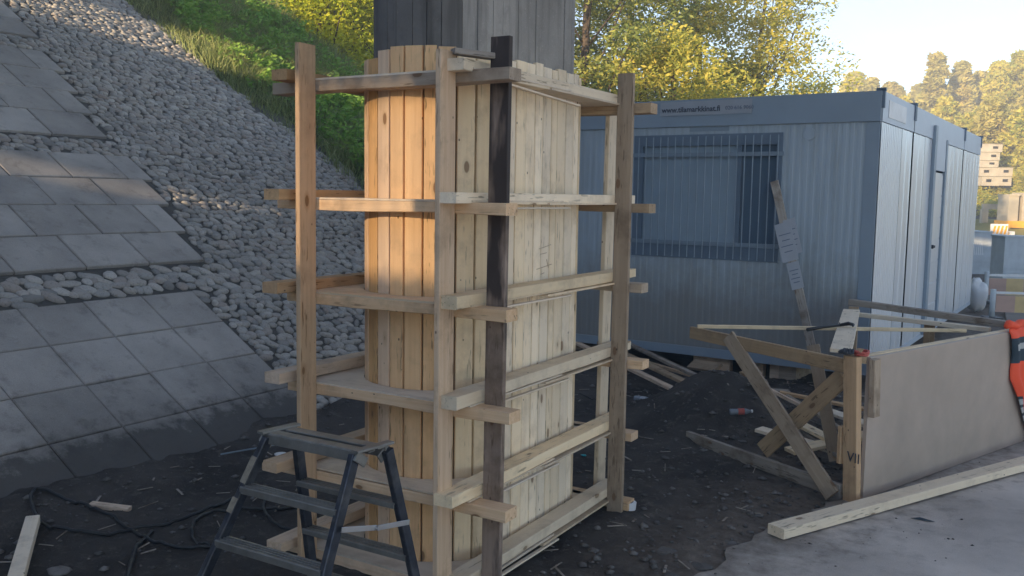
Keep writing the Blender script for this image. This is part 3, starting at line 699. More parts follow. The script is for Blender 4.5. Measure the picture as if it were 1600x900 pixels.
ylnear = [2.74, 2.69, 2.675, 2.68, 2.66, 2.68]
def ply_shelf(z, th, y0, y1, x0, x1, front, label=None):
    """plywood with the half-round cut for the pier"""
    r = PR + .003; n = 16; out = []
    if front: out = [(x0, y1), (x0, y0), (x1, y0), (x1, y1)]; arc = [(PX + r * math.cos(math.pi * k / n), PY0 - r * math.sin(math.pi * k / n)) for k in range(n + 1)]; arc = [(PX + r, y1)] + arc + [(PX - r, y1)]
    else: out = [(x1, y0), (x1, y1), (x0, y1), (x0, y0)]; arc = [(PX - r * math.cos(math.pi * k / n), PY1 + r * math.sin(math.pi * k / n)) for k in range(n + 1)]; arc = [(PX - r, y0)] + arc + [(PX + r, y0)]
    poly = out + arc; c = V(((x0 + x1) / 2, (y0 + y1) / 2, z)); N = len(poly)
    v = [(x - c.x, y - c.y, 0) for x, y in poly] + [(x - c.x, y - c.y, th) for x, y in poly]
    f = [tuple(range(N))[::-1], tuple(range(N, 2 * N))] + [(i, (i + 1) % N, N + (i + 1) % N, N + i) for i in range(N)]
    o = put('plywood_rib', mesh('plywood_rib', v, f, W_PLY), fw, Matrix.Translation(c)); return o
for k, (xz0, xz1, yz0, yz1) in enumerate(LV):
    xm = (xz0 + xz1) / 2; ym = (yz0 + yz1) / 2; th = .009
    g = r1.uniform(-.003, .003)
    plank('rail', fw, (ends[k][0], XF + .042, xm - .006 * (k == 4)), (ends[k][1], XF + .042, xm + g), .084, xz1 - xz0, W_RAIL if k else W_BROWN, rough=.0025)
    plank('rail', fw, (-2.83, XB + .042, xm - .01), (bend[k], XB + .042, xm - .003), .084, xz1 - xz0, W_BROWN if k < 3 else W_RAIL, rough=.0025)
    plank('rail', fw, (XRR - .042, ynear[k], ym), (XRR - .042, yfar[k], ym + g), .084, yz1 - yz0, W_PALE, rough=.003)
    plank('rail', fw, (XL - .042, ylnear[k], ym + .004), (XL - .042, 4.3, ym), .084, yz1 - yz0, W_POST if k in (0, 1, 2) else W_RAIL, rough=.003)
    zp = xz1 + .001
    ply_shelf(zp, min(th, yz0 - zp - .0005) if yz0 - zp > .006 else .0075, XF + .002, 3.56 + g * 20, XL - .03, XRR + .004, True)
    ply_shelf(zp - .0105 - abs(g), .0085, 3.42, XB - .002, XL - .02, XRR + .012, False)
    # short packing offcut under the lap of the side ply
    plank('packing_strip', fw, (XRR - .002, 3.02, xz1 - .022), (XRR + .006, 3.60 + g * 30, xz1 - .024 - (.03 if k == 0 else .0)), .02, .008, W_PLY)
mb = MB()
for a, b in (((3.55, 1.36), (3.66, 1.375)), ((3.56, 1.335), (3.62, 1.34)), ((3.53, 1.27), (3.67, 1.285)), ((3.57, 1.245), (3.60, 1.25)), ((3.62, 1.31), (3.64, 1.27))):
    mb.beam((PX + PR - .0002, a[0], a[1]), (PX + PR - .0002, b[0], b[1]), .0018, .003)
mb.build('pencil_mark', W_BROWN, fw)
# posts
plank('post', fw, (-2.648, XF - .050, .045), (-2.636, XF - .050, 2.19), .096, .024, W_POST, up=(1, 0, 0))
plank('post', fw, (-1.945, XF - .052, .0), (-1.945, XF - .052, 2.118), .098, .024, W_RAIL, up=(1, 0, 0))
o = plank('post', fw, (-1.815, XF + .1, .0), (-1.800, XF + .1, 2.18), .082, .026, W_DARK, up=(0, 1, 0)); o['label'] = 'dark stained post'
plank('post', fw, (-1.822, 4.122, -.02), (-1.822, 4.122, 2.19), .082, .026, W_BROWN, up=(0, 1, 0))
plank('post', fw, (-1.985, XB + .136, .0), (-1.965, XB + .136, 2.08), .098, .024, W_PALE, up=(1, 0, 0))
plank('post', fw, (-2.72, XB + .136, .0), (-2.71, XB + .136, 2.15), .098, .024, W_POST, up=(1, 0, 0))
# a short offcut nailed on edge at the top of the near corner
plank('offcut', fw, (-1.93, 2.80, 2.118), (-1.80, 2.99, 2.108), .05, .022, W_WEATH)

# ------------------------------------------------------------------ step ladder
lad = thing('step_ladder', 'low double-sided step ladder with blue-black stiles and worn aluminium steps in front of the formwork', 'step ladder', (-1.87, 2.03, 0))
FL, FR, BL, BR = V((-2.045, 1.985, .85)), V((-1.70, 1.985, .85)), V((-2.02, 2.075, .85)), V((-1.655, 2.075, .85))
fFL, fFR, fBL, fBR = V((-2.235, 1.60, 0)), V((-1.672, 1.60, 0)), V((-2.16, 2.33, 0)), V((-1.65, 2.33, 0))
def stile(top, foot, sx):
    d = (foot - top).normalized(); a = top + d * .01
    o = plank('leg', lad, a, foot, .020, .036, M_STEEL, up=(0, 1, 0) )
    mb = MB(); e = foot; mb.beam(e - d * .035, e + d * .004, .032, .050, (0, 1, 0)); mb.build('rubber_foot', M_BLACK, o); return o
stl = [stile(FL, fFL, -1), stile(FR, fFR, 1), stile(BL, fBL, -1), stile(BR, fBR, 1)]
mb = MB()                                   # top: two channels with a hollow between
a, b = FL + V((-.012, 0, 0)), FR + V((.012, 0, 0))
mb.beam(a + V((0, .012, .004)), b + V((0, .012, .004)), .04, .006); mb.beam(a + V((0, -.006, -.012)), b + V((0, -.006, -.012)), .006, .032)
mb.beam(a + V((.03, .072, .004)), b + V((.03, .072, .004)), .04, .006); mb.beam(a + V((.03, .09, -.014)), b + V((.03, .09, -.014)), .006, .036); mb.beam(a + V((.015, .042, -.004)), b + V((.015, .042, -.004)), .03, .004)
mb.build('top_tread', M_ALU, lad)
for x in (FL.x - .016, FR.x + .016):
    mb = MB(); mb.beam((x, 1.962, .858), (x + .02, 2.105, .858), .030, .008); mb.beam((x, 1.968, .846), (x + .002, 2.01, .815), .006, .03); mb.beam((x + .018, 2.095, .846), (x + .016, 2.055, .815), .006, .03)
    mb.build('hinge_bracket', M_ALU, lad)
for k_, u in enumerate((.175, .355, .54, .72, .90)):
    for T0, T1, F0, F1 in ((FL, FR, fFL, fFR), (BL, BR, fBL, fBR)):
        if T0 is BL: u = (.215, .43, .64, .85, .85)[k_]
        if T0 is BL and k_ == 4: continue
        a, b = T0.lerp(F0, u), T1.lerp(F1, u); sg = -1 if T0 is FL else 1
        mb = MB(); mb.beam(a, b, .048, .005); mb.beam(a + V((0, sg * .0235, -.009)), b + V((0, sg * .0235, -.009)), .004, .021); mb.beam(a + V((0, -sg * .0235, -.007)), b + V((0, -sg * .0235, -.007)), .004, .016)
        for q in (-.012, 0, .012): mb.beam(a + V((0, q, .004)), b + V((0, q, .004)), .004, .003)
        mb.build('step', M_ALU, lad)
for T0, F0, T1, F1 in ((FR, fFR, BR, fBR),):
    a, b = T0.lerp(F0, .235) + V((.02, 0, 0)), T1.lerp(F1, .29) + V((.02, 0, 0)); mb = MB(); c = a.lerp(b, .5) + V((0, 0, -.006))
    mb.beam(a, c, .004, .016); mb.beam(c + V((.005, 0, 0)), b + V((.005, 0, 0)), .004, .016); mb.tube([c + V((-.005, 0, 0)), c + V((.012, 0, 0))], .007, 8); mb.build('spreader_bar', M_BRACE, lad)
d = (fFL - FL).normalized()
for u0, u1 in ((.07, .16), (.21, .26)):
    mb = MB(); o_ = V((.0135, 0, 0)); mb.beam(FL.lerp(fFL, u0) + V((0, -.020, .0)) + V((0, -.0025, 0)), FL.lerp(fFL, u1) + V((0, -.0225, 0)), .020, .002, (0, 1, .3)); mb.build('sticker', M_LABEL, lad)

# ------------------------------------------------------------------ site cabins
CA = V((-1.255, 7.85, .18)); ch = R(2.8)
cx_ = V((-math.cos(ch), math.sin(ch), 0)); cy_ = V((math.sin(ch), math.cos(ch), 0))
def cabin_mtx(d=0):
    mm = Matrix.Identity(4); o_ = CA + cy_ * d
    for i in range(3): mm[i][0] = -cx_[i]; mm[i][1] = cy_[i]; mm[i][2] = (0, 0, 1)[i]; mm[i][3] = o_[i]
    return mm        # local: x to the right (0 at right corner, negative left), y into depth, z up
CH = 2.285; CL = 5.1
def cabin(d0, dep, label, front):
    t = thing('site_cabin', label, 'cabin', CA + cy_ * d0, 'site cabins joined side by side'); M_ = cabin_mtx(d0)
    def B(name, boxes, mat, par=t):
        mb = MB()
        for lo, hi in boxes: mb.box(lo, hi)
        return mb.build(name, mat, par, M_)
    B('frame', [((-CL, .02, 0), (-.02, dep - .02, .10)), ((-CL, .02, CH - .24), (-.02, dep - .02, CH - .03)), ((-CL, .02, .1), (-CL + .12, .12, CH - .2)), ((-.12, .02, .1), (-.02, .12, CH - .2))], M_CABF)
    B('inner_lining', [((-.075, .02, .02), (-.055, dep - .02, CH - .1)), ((-CL + .1, .125, .101), (-.13, .135, CH - .241))], M_SEAM)
    B('roof', [((-CL - .02, -.01, CH - .03), (.01, dep - .012, CH))], M_CABF)
    for sx_ in (-CL + .2, -2.9, -.75): B('skid', [((sx_, .1, -.17), (sx_ + .15, dep - .1, -.001))], W_BROWN)
    B('rear_wall', [((-CL + .02, .13, .101), (-CL + .06, dep - .03, CH - .241))], M_CABF)
    return t, M_, B
c1, Mc, B = cabin(0, 1.36, 'dark blue-grey front site cabin with a barred window and a web address', True)
# front: ribbed sheet, with window opening
wx0, wx1, wz0, wz1 = -2.16, -.77, .87, 1.98
def ribbed(x0, x1, z0, z1, pitch, dep_, y=0., axis_x=True):
    mb = MB(); n = max(1, int(round((x1 - x0) / pitch))); p = (x1 - x0) / n; prof = []
    for i in range(n):
        a = x0 + i * p; prof += [(a, 0), (a + p * .40, 0), (a + p * .52, dep_), (a + p * .88, dep_)]
    prof.append((x1, 0)); k = len(prof)
    if axis_x: v = [(a, y + q, z0) for a, q in prof] + [(a, y + q, z1) for a, q in prof]; f = [(i, i + 1, k + i + 1, k + i) for i in range(k - 1)]
    else: v = [(y - q, a, z0) for a, q in prof] + [(y - q, a, z1) for a, q in prof]; f = [(i, i + 1, k + i + 1, k + i) for i in range(k - 1)]
    mb.add(v, f); return mb
for x0, x1, z0, z1 in ((-CL + .02, wx0, .05, CH - .22), (wx1, -.10, .05, CH - .22), (wx0, wx1, .05, wz0), (wx0, wx1, wz1, CH - .22)):
    ribbed(x0, x1, z0, z1, .062, .0022, .0).build('front_sheet', M_CAB, c1, Mc)
B('corner_post', [((-.10, -.006, .0), (.004, .10, CH - .22))], M_CABF, c1)
B('roof_fascia', [((-CL - .01, -.022, CH - .225), (.006, .0, CH + .004)), ((-CL - .01, -.026, CH - .235), (.006, -.0, CH - .215))], M_CABF, c1)
B('bottom_beam', [((-CL, -.01, -.02), (.004, .015, .06))], M_CABF, c1)
win = B('window', [((wx0, .05, wz0), (wx1, .055, wz1))], M_WFR, c1)
B('window_frame', [((wx0, -.012, wz0), (wx0 + .09, .05, wz1)), ((wx1 - .05, -.012, wz0), (wx1, .05, wz1)), ((wx0 + .09, -.012, wz1 - .10), (wx1 - .05, .05, wz1)), ((wx0 + .09, -.012, wz0), (wx1 - .05, .05, wz0 + .12))], M_WFR, win)
B('blind', [((wx0 + .09, .030, wz0 + .12), (-1.15, .045, wz1 - .10))], M_BLIND, win)
B('pane', [((-1.15, .034, wz0 + .12), (wx1 - .05, .045, wz1 - .10))], M_GLASS, win)
B('pane', [((wx0 + .09, .018, wz0 + .12), (-1.15, .022, wz1 - .10))], M_GLASS, win) if False else None
B('mullion', [((-1.165, .0, wz0 + .12), (-1.13, .033, wz1 - .10))], M_WFR, win)
for i in range(19):
    x = wx0 + .06 + i * (wx1 - wx0 - .09) / 18; mb = MB(); mb.tube([(x, -.04, wz0 + .01), (x, -.04, wz1 - .02)], .0055, 6); mb.build('window_bar', M_BAR, win, Mc)
for z in (wz0 + .14, wz1 - .18): B('cross_bar', [((wx0 - .03, -.036, z - .018), (wx1 + .02, -.030, z + .018))], M_BAR, win)
mb = MB(); mb.tube([(-.55, -.004, 1.96), (-.55, -.014, 1.96)], .05, 16); mb.build('vent_cap', M_CAB, c1, Mc)
B('faded_plate', [((-1.62, -.004, 2.005), (-1.25, -.001, 2.045))], M_CABT if False else M_CABF, c1)
sg = B('web_address_sign', [((-1.90, -.030, CH - .135), (-1.045, -.026, CH - .012))], M_SIGN, c1)
def cpt(x, y, z): return Mc @ V((x, y, z))
text('www.tilamarkkinat.fi', .067, M_PRINT, cpt(-1.885, -.0315, CH - .105), -cx_, (0, 0, 1), 'lettering', sg, bold=.0012)
text('020 616 9060', .046, M_PRINT2, cpt(-1.285, -.0315, CH - .098), -cx_, (0, 0, 1), 'lettering', sg)
# side elevations (x = 0 face), one per cabin
def side(t, M_, dep, panels, B, plate=False, door=None):
    B('side_fascia', [((0, .012, CH - .235), (.018, dep - .012, CH + .004))], M_CABT, t)
    for a, b in panels:
        if b - a > .5 and plate:
            mb = MB(); mb2 = ribbed(a + .006, b - .006, .04, CH - .24, .07, .006, 0.012, False); mb2.build('side_panel', M_CABW, t, M_)
        else:
            ribbed(a + .006, b - .006, .04, CH - .24, .30, .006, 0.012, False).build('side_panel', M_CABW, t, M_)
    B('bottom_rail', [((0, .012, -.01), (.014, dep - .012, .039))], M_CABT, t)
    for y in (.0, dep):
        mb = MB(); mb.box((-.03, y + (.0 if y == 0 else -.03), CH - .13), (.03, y + (.03 if y == 0 else 0), CH + .02)); mb.box((-.04, y - .02 if y else y, CH + .004), (.035, y + .02 if y == 0 else y, CH + .03)); mb.build('lifting_lug', M_WFR, t, M_)
B_ = B
side(c1, Mc, 1.36, [(.01, .86), (.86, 1.34)], B, True)
B('side_plate', [((.019, .22, CH - .19), (.022, .95, CH - .05))], M_WHITE, c1)
B('seam', [((-.05, 1.35, .0), (.002, 1.375, CH - .02))], M_SEAM, c1)
c2, M2, B = cabin(1.38, 3.26, 'middle site cabin of the joined row, with the narrow panelled door in its pale side', False)
side(c2, M2, 3.26, [(.02, .62), (.62, 1.02), (1.98, 2.6), (2.6, 3.24)], B)
B('seam', [((-.05, 3.25, .0), (.002, 3.275, CH - .02))], M_SEAM, c2)
dr = B('door', [((-.01, 1.16, .06), (.006, 1.86, 1.72))], M_CABW, c2)
B('door_frame', [((0, 1.02, .03), (.045, 1.15, CH - .10)), ((0, 1.87, .03), (.03, 1.97, CH - .2))], M_CABF, dr)
B('top_panel', [((0, 1.16, 1.74), (.024, 1.86, CH - .10))], M_CABT, dr)
for k in range(7): B('door_panel', [((.006, 1.19, .09 + k * .232), (.014, 1.83, .09 + k * .232 + .215))], M_CABW, dr)
B('handle', [((.014, 1.22, .92), (.05, 1.26, .96)), ((.04, 1.22, .925), (.05, 1.36, .95))], M_SEAM, dr)
c3, M3, B = cabin(4.66, 1.6, 'last site cabin of the joined row, farthest from the formwork', False)
side(c3, M3, 1.6, [(.02, .5), (.5, 1.05), (1.05, 1.58)], B)

# ------------------------------------------------------------------ board leaning on the cabin, papers
p_top = V((-2.062, 7.80, 1.745)); p_bot = V((-1.47, 7.35, .0)); p_bot.z = zg(p_bot.x, p_bot.y) - .01
lb_ = thing('leaning_board', 'long grey board leaning on the cabin front with sheets of paper fixed to it', 'board', p_bot)
nrm = V((-.05, -1, .25)); plank('board', lb_, p_bot, p_top, .068, .02, W_WEATH, up=tuple(nrm))
dirb = (p_top - p_bot).normalized(); nb = (nrm - dirb * nrm.dot(dirb)).normalized()
for u0, u1, wd, sh in ((.625, .80, .135, -.01), (.50, .62, .10, .0), (.66, .82, .10, .05)):
    a = p_bot.lerp(p_top, u0) + nb * (.013 + (.001 if sh == .05 else .002 if sh == -.01 else 0)) + V((sh, 0, 0)); b = p_bot.lerp(p_top, u1) + nb * (.013 + (.001 if sh == .05 else .002 if sh == -.01 else 0)) + V((sh, 0, 0))
    pp = plank('paper_sheet', lb_, a, b, wd, .0012, M_PAPER, up=tuple(nb))
    for q in range(4):
        c = a.lerp(b, .25 + q * .15) + nb * .0012; xx = nb.cross(dirb) * -1
        mb = MB(); wq = wd * (.25 + .12 * (q % 2)); mb.beam(c - xx * wq, c + xx * wq, .007, .0005, tuple(nb)); mb.build('print_line', M_PRINT2, pp)

# ------------------------------------------------------------------ ply-faced formwork crate on its side
A0 = V((-.784, 4.968, 0)); D1 = V((.348, .937, 0)).normalized(); D2 = V((-.87, .49, 0)).normalized(); N1 = V((.937, -.348, 0)).normalized()
cr = thing('ply_faced_frame', 'braced timber frame faced with a big dull plywood sheet at the asphalt edge', 'frame', (-1.0, 5.6, 0))
a = A0 + D1 * .02; b = A0 + D1 * 2.08
plank('plywood_sheet', cr, a - N1 * .012 + V((0, 0, .40)), b - N1 * .012 + V((0, 0, .395)), .022, .765, M_PLYF)
# sheet top rail on its inner side (pale top edge)
plank('rail', cr, a + V((0, 0, .765)) - N1 * .046, b + V((0, 0, .757)) - N1 * .046, .044, .044, W_PALE)
plank('rail', cr, a + V((0, 0, .06)) - N1 * .046, b + V((0, 0, .06)) - N1 * .046, .044, .044, W_RAIL)
plank('post', cr, V((-.826, 4.944, .0)), V((-.858, 4.928, .79)), .086, .04, W_POST, up=(-.49, -.87, 0))
plank('post', cr, V((-.748, 4.995, .47)), V((-.756, 4.985, .775)), .062, .034, W_BROWN, up=tuple(N1))
plank('rail', cr, V((-.90, 4.975, .40)), V((-.90, 4.975, .20)), .03, .03, W_RAIL)
# top and bottom rails running back left
L0 = V((-.885, 4.96, 0)); fin = V((-1.955, 5.552, 0))
plank('rail', cr, L0 + V((0, 0, .728)), fin + V((0, 0, .738)), .028, .075, W_BROWN)
plank('rail', cr, L0 + V((0, 0, .050)), fin + V((.0, 0, .055)), .030, .075, W_WEATH)
plank('cross_rail', cr, V((-1.905, 5.52, .785)), V((-.44, 6.38, .785)), .03, .022, W_PALE)
plank('rail', cr, V((-1.90, 5.60, .05)), V((-.42, 6.45, .05)), .06, .03, W_WEATH)
plank('brace', cr, V((-1.655, 5.365, .765)), V((-.925, 4.945, .025)), .022, .088, W_BROWN, up=(.4, 0, 1))
plank('brace', cr, V((-.915, 5.03, .66)), V((-1.40, 5.31, .11)), .022, .10, W_BROWN, up=(-.4, 0, 1))
plank('brace', cr, V((-1.21, 5.62, .72)), V((-1.02, 5.50, .06)), .022, .075, W_BROWN, up=(1, 0, .2))
# far top rail and second one under it
plank('rail', cr, V((-1.31, 7.32, .815)), V((-.13, 6.78, .79)), .06, .045, W_WEATH)
plank('rail', cr, V((-1.26, 6.95, .77)), V((-.32, 6.72, .76)), .05, .03, W_PALE)
plank('rail', cr, V((-1.3, 7.25, .10)), V((-.3, 6.9, .08)), .05, .045, W_WEATH)
plank('post', cr, V((-1.27, 7.24, .0)), V((-1.27, 7.24, .79)), .07, .03, W_BROWN, up=(0, 1, 0))
plank('post', cr, V((-.70, 6.88, .0)), V((-.70, 6.88, .77)), .07, .03, W_BROWN, up=(0, 1, 0))
plank('cross_plank', cr, V((-1.235, 6.95, .792)), V((-.955, 5.13, .778)), .115, .020, W_PALE)
text('VII', .075, M_PRINT, V((-.858, 4.9175, .235)), (.87, -.49, 0), (0, 0, 1), 'stamp_mark', cr)
# gusset boards inside the frame, on the ground
tl = []
for k, (a, b, wd, mt, lb) in enumerate([((-1.55, 5.75, .05), (-1.05, 5.62, .09), .10, W_PALE, 'short pale board lying inside the timber frame, nearest the crossed braces'),
                                   ((-1.28, 5.45, .09), (-.90, 5.85, .16), .11, W_PALE, 'pale offcut propped inside the frame behind its orange corner post'),
                                   ((-1.30, 5.95, .05), (-.85, 5.30, .10), .09, W_WEATH, 'grey plank crossing under the pale offcuts inside the frame'),
                                   ((-1.95, 7.05, .05), (-1.30, 6.60, .05), .05, W_PALE, 'thin pale batten on the ground beyond the crossed braces'),
                                   ((-1.70, 6.85, .06), (-1.05, 6.95, .07), .06, W_RAIL, 'narrow batten on the ground between the frame and the cabin'),
                                   ((-1.42, 6.05, .03), (-.98, 5.55, .14), .08, W_PALE, 'pale board tilted up against the inside of the plywood, behind the diagonal brace'),
                                   ((-1.75, 6.2, .05), (-1.25, 6.35, .05), .05, W_RAIL, 'short honey-coloured batten right behind the low end of the crossed braces'),
                                   ((-2.15, 7.15, .06), (-1.75, 7.35, .05), .09, W_WEATH, 'short grey board end near the cabin foot, left of the leaning board'),
                                   ((-1.35, 6.75, .04), (-.85, 6.25, .10), .10, W_PALE, 'wide pale board deep inside the timber frame under the top rails'),
                                   ((-1.55, 6.45, .04), (-.95, 6.05, .05), .03, W_BROWN, 'thin dark stick lying behind the crossed braces')]):
    a = V(a); b = V(b); a.z += max(0, zg(a.x, a.y)); b.z += max(0, zg(b.x, b.y))
    o = plank('loose_board', None, a, b, wd, .022, mt); tag(o, lb, 'board')

# tool and gloves
tl = thing('pry_bar', 'long dark pry bar lying across the plank on top of the timber frame', 'tool', (-1.1, 6.2, .80))
mb = MB(); mb.tube([hit(1262, 515, (0, 0, .80), (0, 0, 1)), hit(1285, 511, (0, 0, .80), (0, 0, 1)), hit(1312, 508, (0, 0, .808), (0, 0, 1))], [.012, .010, .008], 8); mb.build('grip', M_BLACK, tl, smooth=True)
mb = MB(); q = hit(1312, 508, (0, 0, .808), (0, 0, 1)); mb.tube([q, q + V((.05, .02, .012)), q + V((.085, -.02, .012)), q + V((.09, -.06, .006))], [.009, .013, .010, .004], 8); mb.tube([q, q + V((-.02, .09, .004))], [.007, .003], 6); mb.build('claw', M_BLACK, tl, smooth=True)
gl = thing('work_gloves', 'crumpled grey and red work gloves with a tan tag on top of the corner post', 'gloves', (-.86, 4.94, .80))
def blob(pts_r, mat, name, par, sub=2):
    me = bpy.data.meshes.new(name); me.from_pydata([p for p, _ in pts_r], [(i, i + 1) for i in range(len(pts_r) - 1)], []); o = bpy.data.objects.new(name, me); COL.objects.link(o)
    sk = o.modifiers.new('s', 'SKIN'); 
    for i, (_, r) in enumerate(pts_r): me.skin_vertices[0].data[i].radius = (r, r * .7) if not isinstance(r, tuple) else r
    ss_ = o.modifiers.new('u', 'SUBSURF'); ss_.levels = ss_.render_levels = sub
    dg = bpy.context.evaluated_depsgraph_get(); m2 = bpy.data.meshes.new_from_object(o.evaluated_get(dg)); bpy.data.objects.remove(o)
    m2.materials.clear(); m2.materials.append(mat)
    for p in m2.polygons: p.use_smooth = True
    return put(name, m2, par)
def addskin(me): pass
G = V((-.868, 4.935, .795))
def ring(c, r1_, r2_, z, rad, mat, name, a0=0, a1=6.28, tilt=0.):
    mb = MB(); pts = [c + V((r1_ * math.cos(a0 + (a1 - a0) * k / 14), r2_ * math.sin(a0 + (a1 - a0) * k / 14), z + tilt * math.sin(k * .9))) for k in range(15)]; mb.tube(pts, rad, 6); return mb.build(name, mat, gl, smooth=True)
# glove body: lumpy folded cloth
def lump(c, sx, sy, sz, seed, mat, name, par, nu=16, nv=10, amp=.25):
    r = random.Random(seed); ph = [r.uniform(0, 6.28) for _ in range(6)]; v = []; f = []
    for i in range(nv + 1):
        a = math.pi * i / nv
        for j in range(nu):
            t = 2 * math.pi * j / nu; q = 1 + amp * (math.sin(3 * t + ph[0] + 2 * a) * .5 + math.sin(2 * a * 2 + ph[1]) * .4 + math.sin(5 * t + ph[2]) * .25)
            v.append((c[0] + sx * q * math.sin(a) * math.cos(t), c[1] + sy * q * math.sin(a) * math.sin(t), c[2] + sz * (1 + math.cos(a) * q)))
    for i in range(nv):
        for j in range(nu): f.append((i * nu + j, (i + 1) * nu + j, (i + 1) * nu + (j + 1) % nu, i * nu + (j + 1) % nu))
    return put(name, mesh(name, v, f, mat, True), par)
lump(G + V((-.022, .0, 0)), .038, .035, .014, 1, M_GLOVE, 'glove', gl)
for k in range(4):
    mb = MB(); a = G + V((-.03 + .014 * k, -.02, .022)); mb.tube([a, a + V((.004, -.02, .010)), a + V((.008, -.04, -.004))], [.008, .008, .006], 7); mb.build('glove_finger', M_GLOVE, gl, smooth=True)
lump(G + V((.048, .010, -.004)), .040, .035, .012, 5, M_RED, 'red_glove', gl)
ring(G + V((.045, .0, 0)), .042, .03, .022, .007, M_RED, 'red_cuff', tilt=.004)
plank('tag', gl, G + V((.030, -.015, .030)), G + V((.062, -.03, .032)), .028, .004, M_TAN, up=(.3, -.6, .6))

# hi-vis jacket draped over the right end of the ply
jk = thing('hivis_jacket', 'orange high-visibility jacket with grey reflective bands hung over the right end of the plywood', 'jacket', A0 + D1 * 1.9 + V((0, 0, .5)))
def jacket():
    nu, nv = 34, 40; v = []; f = []; mi = []
    for j in range(nv + 1):
        tv = j / nv                                    # 0 top .. 1 bottom
        z = .80 - tv * .82
        left = 1.655 + .05 * min(1, tv * 4) + (.0 if tv < .40 else (tv - .40) * .62)
        for i in range(nu + 1):
            u = i / nu; s_ = left + u * (2.35 - left)
            fold = .010 * math.sin(u * 17 + tv * 2) + .008 * math.sin(u * 31 - tv * 5) + .006 * math.sin(tv * 14 + u * 6)
            out = .016 + .022 * math.sin(min(1, tv * 1.6) * math.pi / 2) * (1 - math.exp(-u * 9)) + fold * min(1, tv * 5 + .2)
            if tv < .03: out = .006
            p = A0 + D1 * s_ + N1 * out; v.append((p.x, p.y, max(.02, z)))
    def col(u, tv):
        if tv < .085: return 0
        if tv < .27: return 2 if .125 < tv < .185 and u > .07 else 1
        d_edge = u
        if tv > .55 and u < .10: return 2 if int(tv * 26) % 2 else 1
        if .72 < tv < .79: return 2
        return 0
    for j in range(nv):
        for i in range(nu):
            a = j * (nu + 1) + i; f.append((a, a + nu + 1, a + nu + 2, a + 1)); mi.append(col((i + .5) / nu, (j + .5) / nv))
    me = mesh('fabric', v, f, None, True, [M_ORANGE, M_NAVY, M_SILV], mi); o = put('fabric', me, jk)
    so = o.modifiers.new('thick', 'SOLIDIFY'); so.thickness = .006; so.offset = 0
    # the part folded over the top edge, and the rolled collar
    mb = MB(); pts = [A0 + D1 * (1.64 + .05 * k) + V((0, 0, .815 + .012 * math.sin(k * 1.7))) - N1 * (.005 + .012 * math.sin(k * 2.3)) for k in range(15)]
    mb.tube(pts, [.018 + .010 * abs(math.sin(k * 1.3)) for k in range(15)], 8); mb.build('collar', M_ORANGE, jk, smooth=True)
jacket()

# ------------------------------------------------------------------ timber lying on the asphalt, and loose bits
a = V((-1.03, 4.195, .045)); b = V((.52, 7.30, .045))
tag(plank('timber_beam', None, a, b, .098, .047, W_PALE, warp=.0, rough=.003), 'long pale squared timber lying on the asphalt in front of the plywood sheet', 'timber')
def on(px, py, zz=0.):
    p = hit(px, py, (0, 0, zz), (0, 0, 1)); return p
def gplank(pa, pb, wd, th, mat, lb, z0=0, z1=0, name='loose_board', cat='board', tilt=(0, 0, 1), group=None):
    a = on(*pa, z0); b = on(*pb, z1); a.z = zg(a.x, a.y) + z0 + th / 2; b.z = zg(b.x, b.y) + z1 + th / 2
    o = plank(name, None, a, b, wd, th, mat, up=tilt); return tag(o, lb, cat, group)
gplank((52, 825), (20, 935), .060, .04, W_PALE, 'pale squared timber end sticking in from the bottom left of the picture', .02, .04)
gplank((142, 800), (203, 801), .048, .022, W_RAIL, 'short pale offcut lying by itself on the dark soil near the cables', .0, .0, 'wood_offcut', 'wood block')
o = lump(on(440, 713, .03), .05, .035, .011, 8, M_WHITE, 'crushed_cup', None, amp=.1); tag(o, 'small white crushed cup near the toe of the paved slope, left of the formwork', 'cup')
a, b = on(345, 729, .06), on(462, 697, .10); a.z = .13; b.z = .13
mb = MB(); mb.tube([a, b], .0045, 6); tag(mb.build('steel_rod', M_BAR), 'thin pale steel rod lying at the toe of the slabs behind the ladder', 'rod')
# plank pile by the cabin
pile = [((905, 515), (1092, 607), .05, W_WEATH, 'uppermost grey plank of the pile running out from behind the formwork'), ((902, 528), (1080, 612), .07, W_BROWN, 'brown plank second in the pile beside the dark soil mound'),
        ((900, 540), (1068, 618), .06, W_RAIL, 'lowest orange-edged plank of the pile beside the soil mound'), ((960, 548), (1112, 596), .035, W_RAIL, 'thin separate batten lying just beyond the plank pile')]
for k, (pa, pb, wd, mt, lb) in enumerate(pile):
    a = on(*pa, .12); b = on(*pb, .10); a.z = .22 - .035 * k if k < 3 else .10; b.z = .19 - .04 * k if k < 3 else .10; tag(plank('loose_plank', None, a, b, wd, .026, mt), lb, 'plank', 'planks piled beside the cabin')
for (x, y, w_, lb) in ((-2.62, 7.80, .30, 'brown board lying skewed at the foot of the cabin beside the soil mound'), (-2.15, 7.62, .10, 'small orange wood block standing behind the soil mound')):
    tag(plank('foot_board', None, (x - w_ / 2, y + .1, .08), (x + w_ / 2, y - .05, .10), .12, .03 if w_ > .2 else .09, W_BROWN if w_ > .2 else W_RAIL, up=(0, -.5, .8)), lb, 'board')
# blocks below the cabin
for k, (px_, w_, lb) in enumerate(((1125, .34, 'wide orange timber bearer under the cabin, left one of the lit gap'), (1196, .10, 'small bright wood block under the cabin, in the middle of the gap'), (1222, .08, 'small wood block under the cabin, right one of the lit gap'))):
    p = on(px_, 555, .10); p = p * (8.25 / p.y); tag(plank('bearer_block', None, (p.x - w_ / 2, 8.05, .085), (p.x + w_ / 2, 8.05, .085), .10, .15, W_RAIL), lb, 'timber block')
